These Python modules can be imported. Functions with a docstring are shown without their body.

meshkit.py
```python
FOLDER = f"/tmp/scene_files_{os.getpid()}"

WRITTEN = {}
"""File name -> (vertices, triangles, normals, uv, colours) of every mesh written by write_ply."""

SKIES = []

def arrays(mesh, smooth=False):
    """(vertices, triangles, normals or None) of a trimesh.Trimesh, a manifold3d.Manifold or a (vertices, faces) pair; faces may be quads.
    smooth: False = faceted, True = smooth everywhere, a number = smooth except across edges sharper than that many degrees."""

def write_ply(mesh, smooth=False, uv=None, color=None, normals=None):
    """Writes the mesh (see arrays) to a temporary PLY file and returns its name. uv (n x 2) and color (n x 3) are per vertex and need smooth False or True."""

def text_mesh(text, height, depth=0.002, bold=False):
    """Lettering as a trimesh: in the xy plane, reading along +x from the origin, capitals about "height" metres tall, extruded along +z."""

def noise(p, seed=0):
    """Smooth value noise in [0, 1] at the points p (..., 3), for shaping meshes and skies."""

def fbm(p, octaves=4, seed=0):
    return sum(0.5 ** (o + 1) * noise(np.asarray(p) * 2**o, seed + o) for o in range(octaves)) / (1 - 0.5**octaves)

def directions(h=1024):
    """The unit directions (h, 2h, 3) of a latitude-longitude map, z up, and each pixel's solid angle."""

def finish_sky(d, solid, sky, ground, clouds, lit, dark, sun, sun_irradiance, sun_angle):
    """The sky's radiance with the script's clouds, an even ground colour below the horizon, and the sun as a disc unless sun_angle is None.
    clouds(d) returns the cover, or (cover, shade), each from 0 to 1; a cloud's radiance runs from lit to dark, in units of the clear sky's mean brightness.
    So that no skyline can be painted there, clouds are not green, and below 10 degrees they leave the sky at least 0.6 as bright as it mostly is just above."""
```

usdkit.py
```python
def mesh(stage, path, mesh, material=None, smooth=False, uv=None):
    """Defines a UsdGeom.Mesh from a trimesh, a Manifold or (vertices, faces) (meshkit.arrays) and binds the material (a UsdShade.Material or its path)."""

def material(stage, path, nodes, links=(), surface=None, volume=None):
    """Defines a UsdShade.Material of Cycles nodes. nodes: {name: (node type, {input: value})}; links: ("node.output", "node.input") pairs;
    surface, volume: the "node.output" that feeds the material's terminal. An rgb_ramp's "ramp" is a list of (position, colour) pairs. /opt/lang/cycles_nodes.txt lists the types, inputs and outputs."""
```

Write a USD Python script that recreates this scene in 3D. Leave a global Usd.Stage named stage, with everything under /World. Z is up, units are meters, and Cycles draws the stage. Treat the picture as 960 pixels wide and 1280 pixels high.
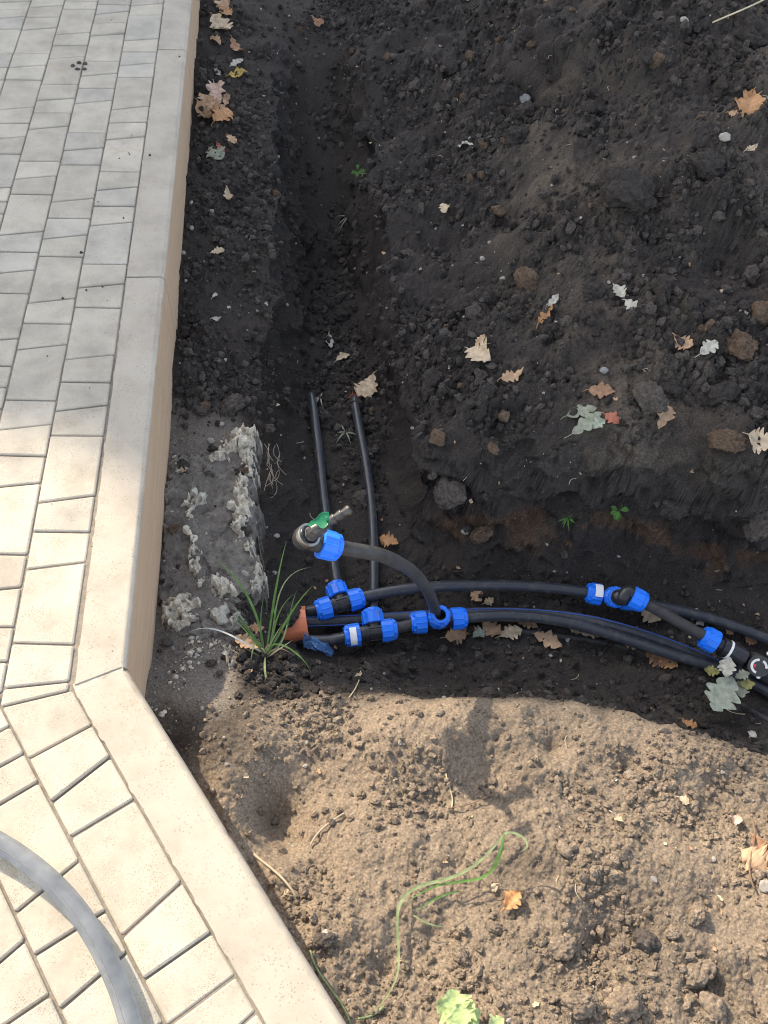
import math, random
import numpy as np, trimesh, usdkit, meshkit
from scipy.spatial import cKDTree
from scipy.interpolate import RBFInterpolator, RectBivariateSpline
import shapely.geometry as sg
from pxr import Usd, UsdGeom, UsdLux, UsdShade, Gf, Sdf, Vt

stage = Usd.Stage.CreateInMemory()
UsdGeom.SetStageUpAxis(stage, UsdGeom.Tokens.z)
UsdGeom.SetStageMetersPerUnit(stage, 1.0)
UsdGeom.Xform.Define(stage, '/World')
UsdGeom.Scope.Define(stage, '/World/Looks')
rng = np.random.default_rng(7)

# ------------------------------------------------------------------ camera
FOC, CAM_H = 1035.0, 1.26
PITCH, YAW, ROLL = np.radians([54.89, 9.48, 5.57])
EXPOSURE = 1.42
F_ = np.array([math.sin(YAW)*math.cos(PITCH), math.cos(YAW)*math.cos(PITCH), -math.sin(PITCH)])
R0 = np.array([math.cos(YAW), -math.sin(YAW), 0]); U0 = np.cross(R0, F_)
R_ = R0*math.cos(ROLL)+U0*math.sin(ROLL); U_ = U0*math.cos(ROLL)-R0*math.sin(ROLL)
EYE = np.array([0, 0, CAM_H])
cam = UsdGeom.Camera.Define(stage, '/World/camera')
m4 = Gf.Matrix4d(*R_, 0, *U_, 0, *(-F_), 0, *EYE, 1)
cam.AddTransformOp().Set(m4)
cam.CreateHorizontalApertureAttr(36.0); cam.CreateVerticalApertureAttr(48.0)
cam.CreateFocalLengthAttr(36.0*FOC/960)
cam.CreateClippingRangeAttr(Gf.Vec2f(0.05, 500))
cam.CreateExposureAttr(EXPOSURE)

# ------------------------------------------------------------------ sky and sun
SUN_EL = math.radians(36.0); SUN_AZ = math.atan2(-0.66, 0.75)+.04
S_ = np.array([math.sin(SUN_AZ)*math.cos(SUN_EL), math.cos(SUN_AZ)*math.cos(SUN_EL), math.sin(SUN_EL)])
skym = usdkit.material(stage, '/World/Looks/sky_look', {
    's': ('sky_texture', {'sky_type': 'single_scattering', 'sun_disc': False, 'sun_elevation': SUN_EL, 'sun_rotation': SUN_AZ, 'aerosol_density': 2.0}),
    'h': ('hsv', {'saturation': 0.55}),
    'b': ('background_shader', {'strength': 0.145})}, [('s.color', 'h.color'), ('h.color', 'b.color')], surface='b.background')
sky = UsdLux.DomeLight.Define(stage, '/World/sky')
UsdShade.MaterialBindingAPI.Apply(sky.GetPrim()).Bind(skym)
sky.GetPrim().SetCustomDataByKey('kind', 'structure')
sun = UsdLux.DistantLight.Define(stage, '/World/sun')
zx = np.cross([0, 0, 1], S_); zx /= np.linalg.norm(zx); zy = np.cross(S_, zx)
sun.AddTransformOp().Set(Gf.Matrix4d(*zx, 0, *zy, 0, *S_, 0, 0, 0, 0, 1))
sun.CreateNormalizeAttr(True); sun.CreateIntensityAttr(0.83); sun.CreateAngleAttr(0.55)
sun.CreateColorAttr(Gf.Vec3f(1.0, 0.83, 0.62))

# ------------------------------------------------------------------ helpers
used = {}
def numbered(path):
    n = used.get(path, 0); used[path] = n+1
    return path if n == 0 else f'{path}_{n:03d}'
def tag(p, label=None, cat=None, group=None, kind=None):
    for k, v in (('label', label), ('category', cat), ('group', group), ('kind', kind)):
        if v: p.SetCustomDataByKey(k, v)
    return p
def thing(name, label=None, cat=None, group=None, kind=None, loc=(0, 0, 0)):
    x = UsdGeom.Xform.Define(stage, numbered('/World/'+name))
    x.AddTranslateOp().Set(Gf.Vec3d(*map(float, loc)))
    p = x.GetPrim(); p.SetCustomDataByKey('at', Gf.Vec3d(*map(float, loc)))
    p.ClearCustomDataByKey('at')
    LOC[str(p.GetPath())] = np.array(loc, float)
    return tag(p, label, cat, group, kind)
LOC = {}
def origin(p):
    return LOC.get(str(p.GetPath()), np.zeros(3))
def part(name, mesh, mat, parent=None, smooth=False, label=None, attrs=None):
    """one Mesh prim; vertices are given in world metres and stored relative to the thing's base"""
    base = str(parent.GetPath()) if parent is not None else '/World'
    off = np.zeros(3)
    if parent is not None:
        for k, v in LOC.items():
            if base == k or base.startswith(k+'/'): off = v
    v, f, n = meshkit.arrays(mesh, smooth)
    pm = usdkit.mesh(stage, numbered(base+'/'+name), (v-off, f), M[mat] if isinstance(mat, str) else mat, smooth=False)
    if n is not None:
        pm.CreateNormalsAttr(Vt.Vec3fArray.FromNumpy(n.astype(np.float32))); pm.SetNormalsInterpolation('vertex')
    if attrs:
        for k, a in attrs.items():
            UsdGeom.PrimvarsAPI(pm).CreatePrimvar(k, Sdf.ValueTypeNames.FloatArray, 'vertex').Set(Vt.FloatArray.FromNumpy(np.asarray(a, np.float32)))
    p = pm.GetPrim()
    if label: p.SetCustomDataByKey('label', label)
    return p
def cat_(ms):
    ms = [m if isinstance(m, trimesh.Trimesh) else trimesh.Trimesh(m[0], m[1], process=False) for m in ms]
    return trimesh.util.concatenate(ms)
def unit(v): v = np.asarray(v, float); return v/np.linalg.norm(v)
def ray(x, y): return F_+R_*(x-480)/FOC-U_*(y-640)/FOC
def at(x, y, z=0.0):
    d = ray(x, y); return EYE+d*(z-CAM_H)/d[2]
def proj(P):
    P = np.asarray(P, float)-EYE; c = P@F_
    return np.stack([480+FOC*(P@R_)/c, 640-FOC*(P@U_)/c], -1)
def frame(d, hint=(0, 0, 1)):
    d = unit(d); h = np.asarray(hint, float)
    if abs(d@unit(h)) > .98: h = np.array([1.0, 0, 0])
    a = unit(np.cross(h, d)); return a, np.cross(d, a), d
def place(mesh, o, d, hint=(0, 0, 1)):
    """local z axis along d, at o"""
    a, b, c = frame(d, hint); m = np.eye(4); m[:3, 0], m[:3, 1], m[:3, 2], m[:3, 3] = a, b, c, o
    k = mesh.copy(); k.apply_transform(m); return k
def spline(pts, n):
    pts = np.asarray(pts, float); t = np.r_[0, np.cumsum(np.linalg.norm(np.diff(pts, axis=0), axis=1))]
    from scipy.interpolate import CubicSpline, PchipInterpolator
    u = np.linspace(0, t[-1], n)
    return PchipInterpolator(t, pts)(u) if len(pts) > 2 and False else CubicSpline(t, pts)(u) if len(pts) > 2 else np.stack([np.interp(u, t, pts[:, k]) for k in range(3)], 1)
def tube(pts, r, n=40, seg=14, caps=True, raw=False):
    P = np.asarray(pts, float) if raw else spline(pts, n)
    T = np.gradient(P, axis=0); T /= np.linalg.norm(T, axis=1)[:, None]
    rr = np.broadcast_to(np.asarray(r, float), (len(P),)) if np.ndim(r) == 0 or len(r) == len(P) else np.interp(np.linspace(0, 1, len(P)), np.linspace(0, 1, len(r)), r)
    a = np.cross(T[0], [0.1, 0.2, 1]); a /= np.linalg.norm(a); V = []; th = np.arange(seg)*2*np.pi/seg
    for p, t, q in zip(P, T, rr):
        a = a-t*(a@t); a /= np.linalg.norm(a); b = np.cross(t, a)
        V.append(p+q*(np.cos(th)[:, None]*a+np.sin(th)[:, None]*b))
    k = len(P); V = np.vstack(V); i = np.arange(k-1)[:, None]*seg; j = np.arange(seg)[None]; j2 = (j+1) % seg
    q = np.stack([i+j, i+j2, i+seg+j2, i+seg+j], -1).reshape(-1, 4)
    f = np.vstack([q[:, [0, 1, 2]], q[:, [0, 2, 3]]])
    if caps:
        c0, c1 = len(V), len(V)+1; V = np.vstack([V, P[:1], P[-1:]]); j = np.arange(seg)
        f = np.vstack([f, np.stack([(j+1) % seg, j, np.full(seg, c0)], 1), np.stack([(k-1)*seg+j, (k-1)*seg+(j+1) % seg, np.full(seg, c1)], 1)])
    return trimesh.Trimesh(V, f, process=False)
def lathe(prof, seg=24, rib=None):
    """prof: (z, r) pairs from one end to the other; rib(theta) multiplies r where the third entry is 1"""
    th = np.arange(seg)*2*np.pi/seg; V = []
    for e in prof:
        z, r = e[0], e[1]; k = np.ones(seg) if rib is None or len(e) < 3 else 1+e[2]*rib(th)
        V.append(np.stack([r*k*np.cos(th), r*k*np.sin(th), np.full(seg, z)], 1))
    n = len(prof); V = np.vstack(V); i = np.arange(n-1)[:, None]*seg; j = np.arange(seg)[None]; j2 = (j+1) % seg
    q = np.stack([i+j, i+j2, i+seg+j2, i+seg+j], -1).reshape(-1, 4)
    return trimesh.Trimesh(V, np.vstack([q[:, [0, 1, 2]], q[:, [0, 2, 3]]]), process=False)
ICO = {k: trimesh.creation.icosphere(k) for k in (1, 2, 3, 4)}
def lump(r, seed, lev=2, flat=.75, rough=.35, freq=1.6):
    v = ICO[lev].vertices.copy(); o = seed*7.31
    d = meshkit.fbm(v*freq+o, 4, seed)-.5
    # a few flat breaks
    g = np.random.default_rng(seed)
    v = v*(1+rough*2*d)[:, None]
    for _ in range(5):
        nrm = unit(g.normal(size=3)); lim = g.uniform(.62, .9); s = v@nrm
        v = v-np.where(s > lim, (s-lim)*.85, 0)[:, None]*nrm
    v = v*np.array([1, g.uniform(.7, 1), flat])*r
    return trimesh.Trimesh(v, ICO[lev].faces, process=False)

# ------------------------------------------------------------------ materials
M = {}
def mat(name, nodes, links, surface='p.BSDF'):
    M[name] = usdkit.material(stage, '/World/Looks/'+name, nodes, links, surface=surface); return M[name]
def simple(name, col, rough=.5, var=.12, scale=30, bump=0., bscale=200, spec=.5, dist=.001, **kw):
    c2 = tuple(min(1, c*(1+var)) for c in col); c1 = tuple(c*(1-var) for c in col)
    nd = {'g': ('geometry', {}), 'n': ('noise_texture', {'scale': scale, 'detail': 5.0, 'roughness': .65}), 'r': ('rgb_ramp', {'ramp': [(.3, c1), (.7, c2)]}),
          'p': ('principled_bsdf', {'roughness': rough, 'specular_ior_level': spec, **kw})}
    ln = [('g.position', 'n.vector'), ('n.fac', 'r.fac'), ('r.color', 'p.base_color')]
    if bump:
        nd['bn'] = ('noise_texture', {'scale': bscale, 'detail': 4.0, 'roughness': .6}); nd['b'] = ('bump', {'strength': bump, 'distance': dist})
        ln += [('g.position', 'bn.vector'), ('bn.fac', 'b.height'), ('b.normal', 'p.normal')]
    return mat(name, nd, ln)
def leafmat(name, col, tr=.25):
    c1 = tuple(c*.72 for c in col); c2 = tuple(min(1, c*1.2) for c in col)
    mat(name, {'g': ('geometry', {}), 'n': ('noise_texture', {'scale': 90.0, 'detail': 5.0}), 'r': ('rgb_ramp', {'ramp': [(.3, c1), (.68, c2)]}),
               'p': ('principled_bsdf', {'roughness': .62, 'specular_ior_level': .3}), 't': ('translucent_bsdf', {}), 'm': ('mix_closure', {'fac': tr})},
        [('g.position', 'n.vector'), ('n.fac', 'r.fac'), ('r.color', 'p.base_color'), ('r.color', 't.color'), ('p.BSDF', 'm.closure1'), ('t.BSDF', 'm.closure2')], 'm.closure')

# soil: colour by place (moist black earth, dry tan earth, rusty clay, grey dust) and fine grain
def soilmat(name, attrs=True, base=None):
    nd = {'g': ('geometry', {}),
          'n1': ('noise_texture', {'scale': 14.0, 'detail': 6.0, 'roughness': .62}),
          'n2': ('noise_texture', {'scale': 260.0, 'detail': 5.0, 'roughness': .7}),
          'n3': ('noise_texture', {'scale': 55.0, 'detail': 5.0, 'roughness': .6}),
          'vo': ('voronoi_texture', {'scale': 210.0}),
          'sp': ('rgb_ramp', {'ramp': [(.0, (1, 1, 1)), (.09, (.8, .8, .8)), (.16, (0, 0, 0)), (1, (0, 0, 0))]}),
          'spk': ('noise_texture', {'scale': 70.0, 'detail': 1.0}),
          'spg': ('rgb_ramp', {'ramp': [(.0, (0, 0, 0)), (.62, (0, 0, 0)), (.72, (1, 1, 1)), (1, (1, 1, 1))]}),
          'spm': ('math', {'math_type': 'multiply'}),
          'gr': ('rgb_ramp', {'ramp': [(.25, (.4, .4, .4)), (.5, (.95, .95, .95)), (.75, (1.9, 1.85, 1.8))]}),
          'mul': ('mix_color', {'blend_type': 'multiply', 'fac': 1.0, 'use_clamp_result': False, 'use_clamp': True}),
          'fin': ('mix_color', {'blend_type': 'mix', 'b': (.30, .27, .23)}),
          'hs': ('math', {'math_type': 'multiply_add', 'value2': .5}),
          'b': ('bump', {'strength': .75, 'distance': .0022}),
          'p': ('principled_bsdf', {'roughness': .93, 'specular_ior_level': .18})}
    ln = [('g.position', 'n1.vector'), ('g.position', 'n2.vector'), ('g.position', 'n3.vector'), ('g.position', 'vo.vector'), ('g.position', 'spk.vector'),
          ('vo.distance', 'sp.fac'), ('spk.fac', 'spg.fac'), ('sp.color', 'spm.value1'), ('spg.color', 'spm.value2'),
          ('n2.fac', 'gr.fac'), ('gr.color', 'mul.b'), ('mul.result', 'fin.a'), ('spm.value', 'fin.fac'), ('fin.result', 'p.base_color'),
          ('n2.fac', 'hs.value1'), ('n3.fac', 'hs.value3'), ('hs.value', 'b.height'), ('b.normal', 'p.normal')]
    if attrs:
        def amt(k, lo, hi):
            nd.update({'a'+k: ('attribute', {'attribute': k}), 'ad'+k: ('math', {'math_type': 'add'}), 'ms'+k: ('map_range', {'range_type': 'smoothstep', 'from_min': lo, 'from_max': hi, 'clamp': True}), 'sb'+k: ('math', {'math_type': 'multiply_add', 'value2': .55, 'value3': -.275})})
            ln.extend([('n1.fac', 'sb'+k+'.value1'), ('a'+k+'.fac', 'ad'+k+'.value1'), ('sb'+k+'.value', 'ad'+k+'.value2'), ('ad'+k+'.value', 'ms'+k+'.value')])
        amt('dry', .15, .85); amt('clay', .25, .85); amt('dust', .2, .8)
        nd.update({'c1': ('mix_color', {'a': (.035, .030, .0265), 'b': (.184, .147, .109)}), 'c2': ('mix_color', {'b': (.105, .062, .036)}), 'c3': ('mix_color', {'b': (.15, .132, .112)})})
        ln += [('msdry.result', 'c1.fac'), ('c1.result', 'c2.a'), ('msclay.result', 'c2.fac'), ('c2.result', 'c3.a'), ('msdust.result', 'c3.fac'), ('c3.result', 'mul.a')]
    else:
        nd['c1'] = ('rgb_ramp', {'ramp': [(.3, tuple(.75*c for c in base)), (.7, tuple(1.25*c for c in base))]})
        ln += [('n3.fac', 'c1.fac'), ('c1.color', 'mul.a')]
    mat(name, nd, ln)
soilmat('soil')
soilmat('clod_black', False, (.036, .031, .0275)); soilmat('clod_grey', False, (.068, .058, .05)); soilmat('clod_dry', False, (.165, .131, .098)); soilmat('clod_tan', False, (.19, .152, .113)); soilmat('clod_brown', False, (.09, .062, .042))
simple('pebble_pale', (.27, .25, .215), .8, .2, 60, .4, 400); simple('pebble_grey', (.19, .185, .18), .8, .25, 60, .4, 400)
simple('sand_bed', (.20, .175, .14), .95, .3, 120, .8, 300)

def pavermat(name, col):
    c1 = tuple(c*.70 for c in col); c2 = tuple(c*1.18 for c in col)
    mat(name, {'g': ('geometry', {}), 'oi': ('object_info', {}),
        'n': ('noise_texture', {'scale': 11.0, 'detail': 7.0, 'roughness': .62}), 'r': ('rgb_ramp', {'ramp': [(.25, c1), (.55, col), (.8, c2)]}),
        'v': ('voronoi_texture', {'scale': 330.0}), 'vr': ('rgb_ramp', {'ramp': [(0, (.42, .38, .33)), (.22, (.72, .69, .65)), (.36, (1, 1, 1)), (1, (1, 1, 1))]}),
        'm': ('mix_color', {'blend_type': 'multiply'}), 'vn': ('noise_texture', {'scale': 28.0, 'detail': 3.0}), 'vm': ('map_range', {'from_min': .38, 'from_max': .6, 'to_max': 1.0, 'clamp': True}),
        'st': ('noise_texture', {'scale': 5.5, 'detail': 5.0, 'roughness': .7, 'distortion': .6}), 'sr': ('rgb_ramp', {'ramp': [(0, (1, 1, 1)), (.6, (1, 1, 1)), (.72, (.80, .70, .58)), (1, (.75, .66, .55))]}),
        'm2': ('mix_color', {'blend_type': 'multiply', 'fac': .7}),
        'bn': ('noise_texture', {'scale': 420.0, 'detail': 4.0, 'roughness': .7}), 'b': ('bump', {'strength': .7, 'distance': .0014}),
        'b2n': ('noise_texture', {'scale': 45.0, 'detail': 4.0}), 'b2': ('bump', {'strength': .25, 'distance': .003}),
        'hv': ('map_range', {'from_min': 0., 'from_max': 1., 'to_min': .93, 'to_max': 1.06}), 'h': ('hsv', {}),
        'p': ('principled_bsdf', {'roughness': .85, 'specular_ior_level': .3})},
        [('g.position', 'n.vector'), ('g.position', 'v.vector'), ('g.position', 'vn.vector'), ('g.position', 'st.vector'), ('g.position', 'bn.vector'), ('g.position', 'b2n.vector'),
         ('n.fac', 'r.fac'), ('v.distance', 'vr.fac'), ('r.color', 'm.a'), ('vr.color', 'm.b'), ('vn.fac', 'vm.value'), ('vm.result', 'm.fac'), ('st.fac', 'sr.fac'), ('m.result', 'm2.a'), ('sr.color', 'm2.b'),
         ('m2.result', 'h.color'), ('oi.random', 'hv.value'), ('hv.result', 'h.value'), ('h.color', 'p.base_color'), ('b2n.fac', 'b2.height'), ('b2.normal', 'b.normal'), ('bn.fac', 'b.height'), ('b.normal', 'p.normal')])
pavermat('paver_sand', (.425, .385, .315)); pavermat('paver_pale', (.445, .405, .33)); pavermat('paver_grey', (.41, .38, .32))
# kerb: grey cast top, sandy stained side
mat('kerb_concrete', {'g': ('geometry', {}), 'xyz': ('separate_xyz', {}), 'zr': ('map_range', {'range_type': 'smoothstep', 'from_min': -.016, 'from_max': -.006, 'clamp': True}),
    'n': ('noise_texture', {'scale': 9.0, 'detail': 7.0, 'roughness': .65}), 'r': ('rgb_ramp', {'ramp': [(.28, (.29, .26, .215)), (.5, (.375, .335, .275)), (.75, (.43, .39, .325))]}),
    'mp': ('mapping', {'scale': (9, 1.5, 30)}), 'n2': ('noise_texture', {'scale': 3.0, 'detail': 5.0, 'roughness': .7}), 'r2': ('rgb_ramp', {'ramp': [(.3, (.37, .255, .165)), (.7, (.47, .33, .215))]}),
    'mx': ('mix_color', {}), 'v': ('voronoi_texture', {'scale': 210.0}), 'vr': ('rgb_ramp', {'ramp': [(0, (.45, .42, .38)), (.16, (.75, .72, .7)), (.3, (1, 1, 1)), (1, (1, 1, 1))]}), 'vn': ('noise_texture', {'scale': 24.0}), 'vm': ('map_range', {'from_min': .38, 'from_max': .58, 'clamp': True}),
    'st': ('noise_texture', {'scale': 6.0, 'detail': 8.0, 'roughness': .72, 'distortion': .5}), 'sr': ('rgb_ramp', {'ramp': [(0, (.74, .70, .64)), (.42, (1, 1, 1)), (.6, (1, 1, 1)), (.72, (.78, .72, .64)), (1, (.7, .64, .56))]}), 'ms': ('mix_color', {'blend_type': 'multiply', 'fac': .8}),
    'v3': ('voronoi_texture', {'scale': 75.0}), 'v3r': ('rgb_ramp', {'ramp': [(0, (.4, .36, .32)), (.07, (.7, .66, .62)), (.12, (1, 1, 1)), (1, (1, 1, 1))]}), 'm3': ('mix_color', {'blend_type': 'multiply', 'fac': .8}),
    'm': ('mix_color', {'blend_type': 'multiply'}), 'bn': ('noise_texture', {'scale': 380.0, 'detail': 4.0, 'roughness': .7}), 'b': ('bump', {'strength': .4, 'distance': .001}),
    'p': ('principled_bsdf', {'roughness': .86, 'specular_ior_level': .3})},
    [('g.position', 'xyz.vector'), ('xyz.z', 'zr.value'), ('g.position', 'n.vector'), ('n.fac', 'r.fac'), ('g.position', 'mp.vector'), ('mp.vector', 'n2.vector'), ('n2.fac', 'r2.fac'), ('r2.color', 'mx.a'), ('r.color', 'mx.b'), ('zr.result', 'mx.fac'),
     ('g.position', 'v.vector'), ('v.distance', 'vr.fac'), ('g.position', 'vn.vector'), ('vn.fac', 'vm.value'), ('vm.result', 'm.fac'), ('mx.result', 'm.a'), ('vr.color', 'm.b'), ('m.result', 'ms.a'), ('g.position', 'st.vector'), ('st.fac', 'sr.fac'), ('sr.color', 'ms.b'), ('g.position', 'v3.vector'), ('v3.distance', 'v3r.fac'), ('ms.result', 'm3.a'), ('v3r.color', 'm3.b'), ('m3.result', 'p.base_color'), ('g.position', 'bn.vector'), ('bn.fac', 'b.height'), ('b.normal', 'p.normal')])
simple('mortar', (.40, .37, .31), .9, .25, 60, .8, 260, .3, .002)
simple('footing_grey', (.165, .148, .128), .95, .4, 45, 1.0, 240, .15, .003)
simple('old_concrete', (.54, .485, .39), .95, .45, 70, 1.0, 260, .15, .004)

simple('pipe_dusty', (.034, .032, .031), .48, .35, 60, .3, 260, .4, .0006)

simple('stripe_blue', (.03, .09, .35), .4, .1)

def dusty(name, col, rough, amount, spec=.5, dirt=(.12, .10, .08)):
    mat(name, {'g': ('geometry', {}), 'n': ('noise_texture', {'scale': 48.0, 'detail': 7.0, 'roughness': .72}), 'f': ('map_range', {'range_type': 'smoothstep', 'from_min': .50, 'from_max': .72, 'to_max': amount, 'clamp': True}), 'm': ('mix_color', {'a': col, 'b': dirt}),
        'rr': ('map_range', {'to_min': rough, 'to_max': .85, 'clamp': True}), 'bn': ('noise_texture', {'scale': 300.0, 'detail': 3.0}), 'b': ('bump', {'strength': .12, 'distance': .0004}), 'p': ('principled_bsdf', {'specular_ior_level': spec})},
        [('g.position', 'n.vector'), ('n.fac', 'f.value'), ('f.result', 'm.fac'), ('m.result', 'p.base_color'), ('f.result', 'rr.value'), ('rr.result', 'p.roughness'), ('g.position', 'bn.vector'), ('bn.fac', 'b.height'), ('b.normal', 'p.normal')])
dusty('nut_blue', (.012, .165, .78), .3, .45); dusty('pipe_black', (.024, .027, .034), .33, .7, .5, (.085, .075, .065)); dusty('fitting_black', (.014, .014, .016), .32, .5, .5, (.08, .07, .06)); dusty('orange_plastic', (.60, .18, .08), .45, .8)
simple('label_white', (.72, .72, .70), .55, .05)
simple('lever_green', (.008, .14, .06), .35, .12, 40)
simple('nickel', (.33, .325, .31), .3, .1, 40, metallic=1.0); simple('dark_metal', (.10, .095, .09), .38, .3, 80, metallic=.8)

simple('valve_black', (.03, .03, .032), .6, .3, 90, .3, 200); simple('mark_red', (.5, .04, .04), .5); simple('cap_white', (.68, .67, .64), .5, .1)
simple('straw', (.46, .38, .24), .7, .2); simple('root_pale', (.34, .28, .20), .8, .2); simple('twig_brown', (.14, .09, .055), .8, .25)
for n, c, t in (('leaf_tan', (.43, .285, .175), .15), ('leaf_pale', (.52, .41, .28), .15), ('leaf_pink', (.52, .37, .29), .15), ('leaf_orange', (.42, .225, .10), .15), ('leaf_brown', (.29, .165, .095), .12),
                ('leaf_white', (.43, .41, .34), .15), ('leaf_yellow', (.45, .32, .09), .15), ('leaf_greygreen', (.27, .28, .205), .2), ('leaf_red', (.36, .13, .08), .12), ('leaf_olive', (.28, .26, .09), .2), ('leaf_sage', (.33, .36, .28), .2),
                ('grass_green', (.13, .24, .065), .3), ('grass_dark', (.10, .18, .06), .3), ('grass_pale', (.25, .31, .155), .3), ('grass_white', (.60, .62, .58), .2), ('weed_green', (.07, .17, .035), .3), ('herb_pale', (.42, .52, .24), .3), ('tree_leaf', (.06, .10, .03), .1)):
    leafmat(n, c, t)
mat('film_blue', {'p': ('principled_bsdf', {'base_color': (.08, .17, .36), 'roughness': .18, 'specular_ior_level': .6}), 't': ('transparent_bsdf', {'color': (.55, .72, .95)}), 'm': ('mix_closure', {'fac': .5})}, [('p.BSDF', 'm.closure1'), ('t.BSDF', 'm.closure2')], 'm.closure')
mat('hose_clear', {'g': ('geometry', {}), 'n': ('noise_texture', {'scale': 35.0, 'detail': 4.0}), 'r': ('rgb_ramp', {'ramp': [(.3, (.14, .15, .16)), (.7, (.26, .275, .285))]}),
    'p': ('principled_bsdf', {'roughness': .16, 'specular_ior_level': .6, 'coat_weight': .3, 'coat_roughness': .08}), 't': ('transparent_bsdf', {'color': (.64, .67, .70)}), 'm': ('mix_closure', {'fac': .45})},
    [('g.position', 'n.vector'), ('n.fac', 'r.fac'), ('r.color', 'p.base_color'), ('p.BSDF', 'm.closure1'), ('t.BSDF', 'm.closure2')], 'm.closure')
simple('bark', (.16, .12, .09), .9, .3, 20, .8, 60)

# ------------------------------------------------------------------ plan of the kerb
KX0, KX1 = -0.383, -0.297                 # kerb along the trench: joint with the pavers, outer face
C_IN, C_OUT = at(91, 862)[:2], np.array([KX1, .590])
K2_IN1, K2_OUT1 = at(330, 1280)[:2], at(434, 1280)[:2]
d2 = unit(K2_IN1-at(92, 865)[:2]); n2 = np.array([-d2[1], d2[0]])    # along / outward of the second kerb
K2_W = (K2_OUT1-K2_IN1)@n2
def kerb2_out(y): return C_OUT[0]+(C_OUT[1]-y)*d2[0]/-d2[1]

# ------------------------------------------------------------------ terrain
ctrl = []
def W(*pts): ctrl.extend(pts)
def Px(*pts):
    for x, y, z in pts: ctrl.append(tuple(at(x, y, z)))
W((-.3, 3.3, -.11), (-.3, 2.5, -.14), (-.3, 2, -.16), (-.3, 1.5, -.18), (-.3, 1.2, -.2), (-.3, .9, -.215), (-.3, .7, -.2), (-.29, .58, -.16), (-.4, 3, -.13), (-.4, 2, -.16), (-.4, 1, -.2), (-.4, .6, -.16),
  (-.17, .42, -.135), (-.05, .21, -.11), (.04, .07, -.09), (.2, -.2, -.07), (-.1, .0, -.1), (-.2, .3, -.13))
Px((320, 60, -.15), (335, 200, -.18), (345, 320, -.19), (328, 400, -.195), (322, 470, -.205), (318, 550, -.205), (322, 640, -.21), (325, 720, -.22), (322, 765, -.23), (300, 820, -.19), (400, 862, -.2), (270, 600, -.2), (270, 720, -.205), (255, 840, -.17), (230, 900, -.15), (280, 300, -.165), (280, 150, -.14), (280, 450, -.185))
Px((530, 660, -.32), (455, 120, -.17), (470, 190, -.185), (400, 10, -.22), (400, 60, -.2), (510, 420, -.19), (520, 500, -.175), (530, 560, -.175), (500, 330, -.19), (400, 130, -.17), (400, 250, -.18), (410, 400, -.19), (415, 520, -.19))
Px((560, 100, -.07), (600, 200, -.07), (560, 330, -.12), (600, 420, -.10), (600, 520, -.10), (650, 150, -.09), (700, 250, .0), (690, 60, .10), (700, 400, -.03), (700, 500, -.06), (800, 120, .12), (820, 250, .10), (830, 400, .03), (830, 500, -.02), (930, 100, .2), (930, 250, .14), (940, 400, .05), (940, 520, -.02), (520, 20, -.1), (640, 0, .02), (800, 0, .15), (950, 0, .22), (780, 230, .12), (740, 150, .03), (720, 100, .07), (620, 260, -.09), (900, 330, .02), (560, 450, -.15))
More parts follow.
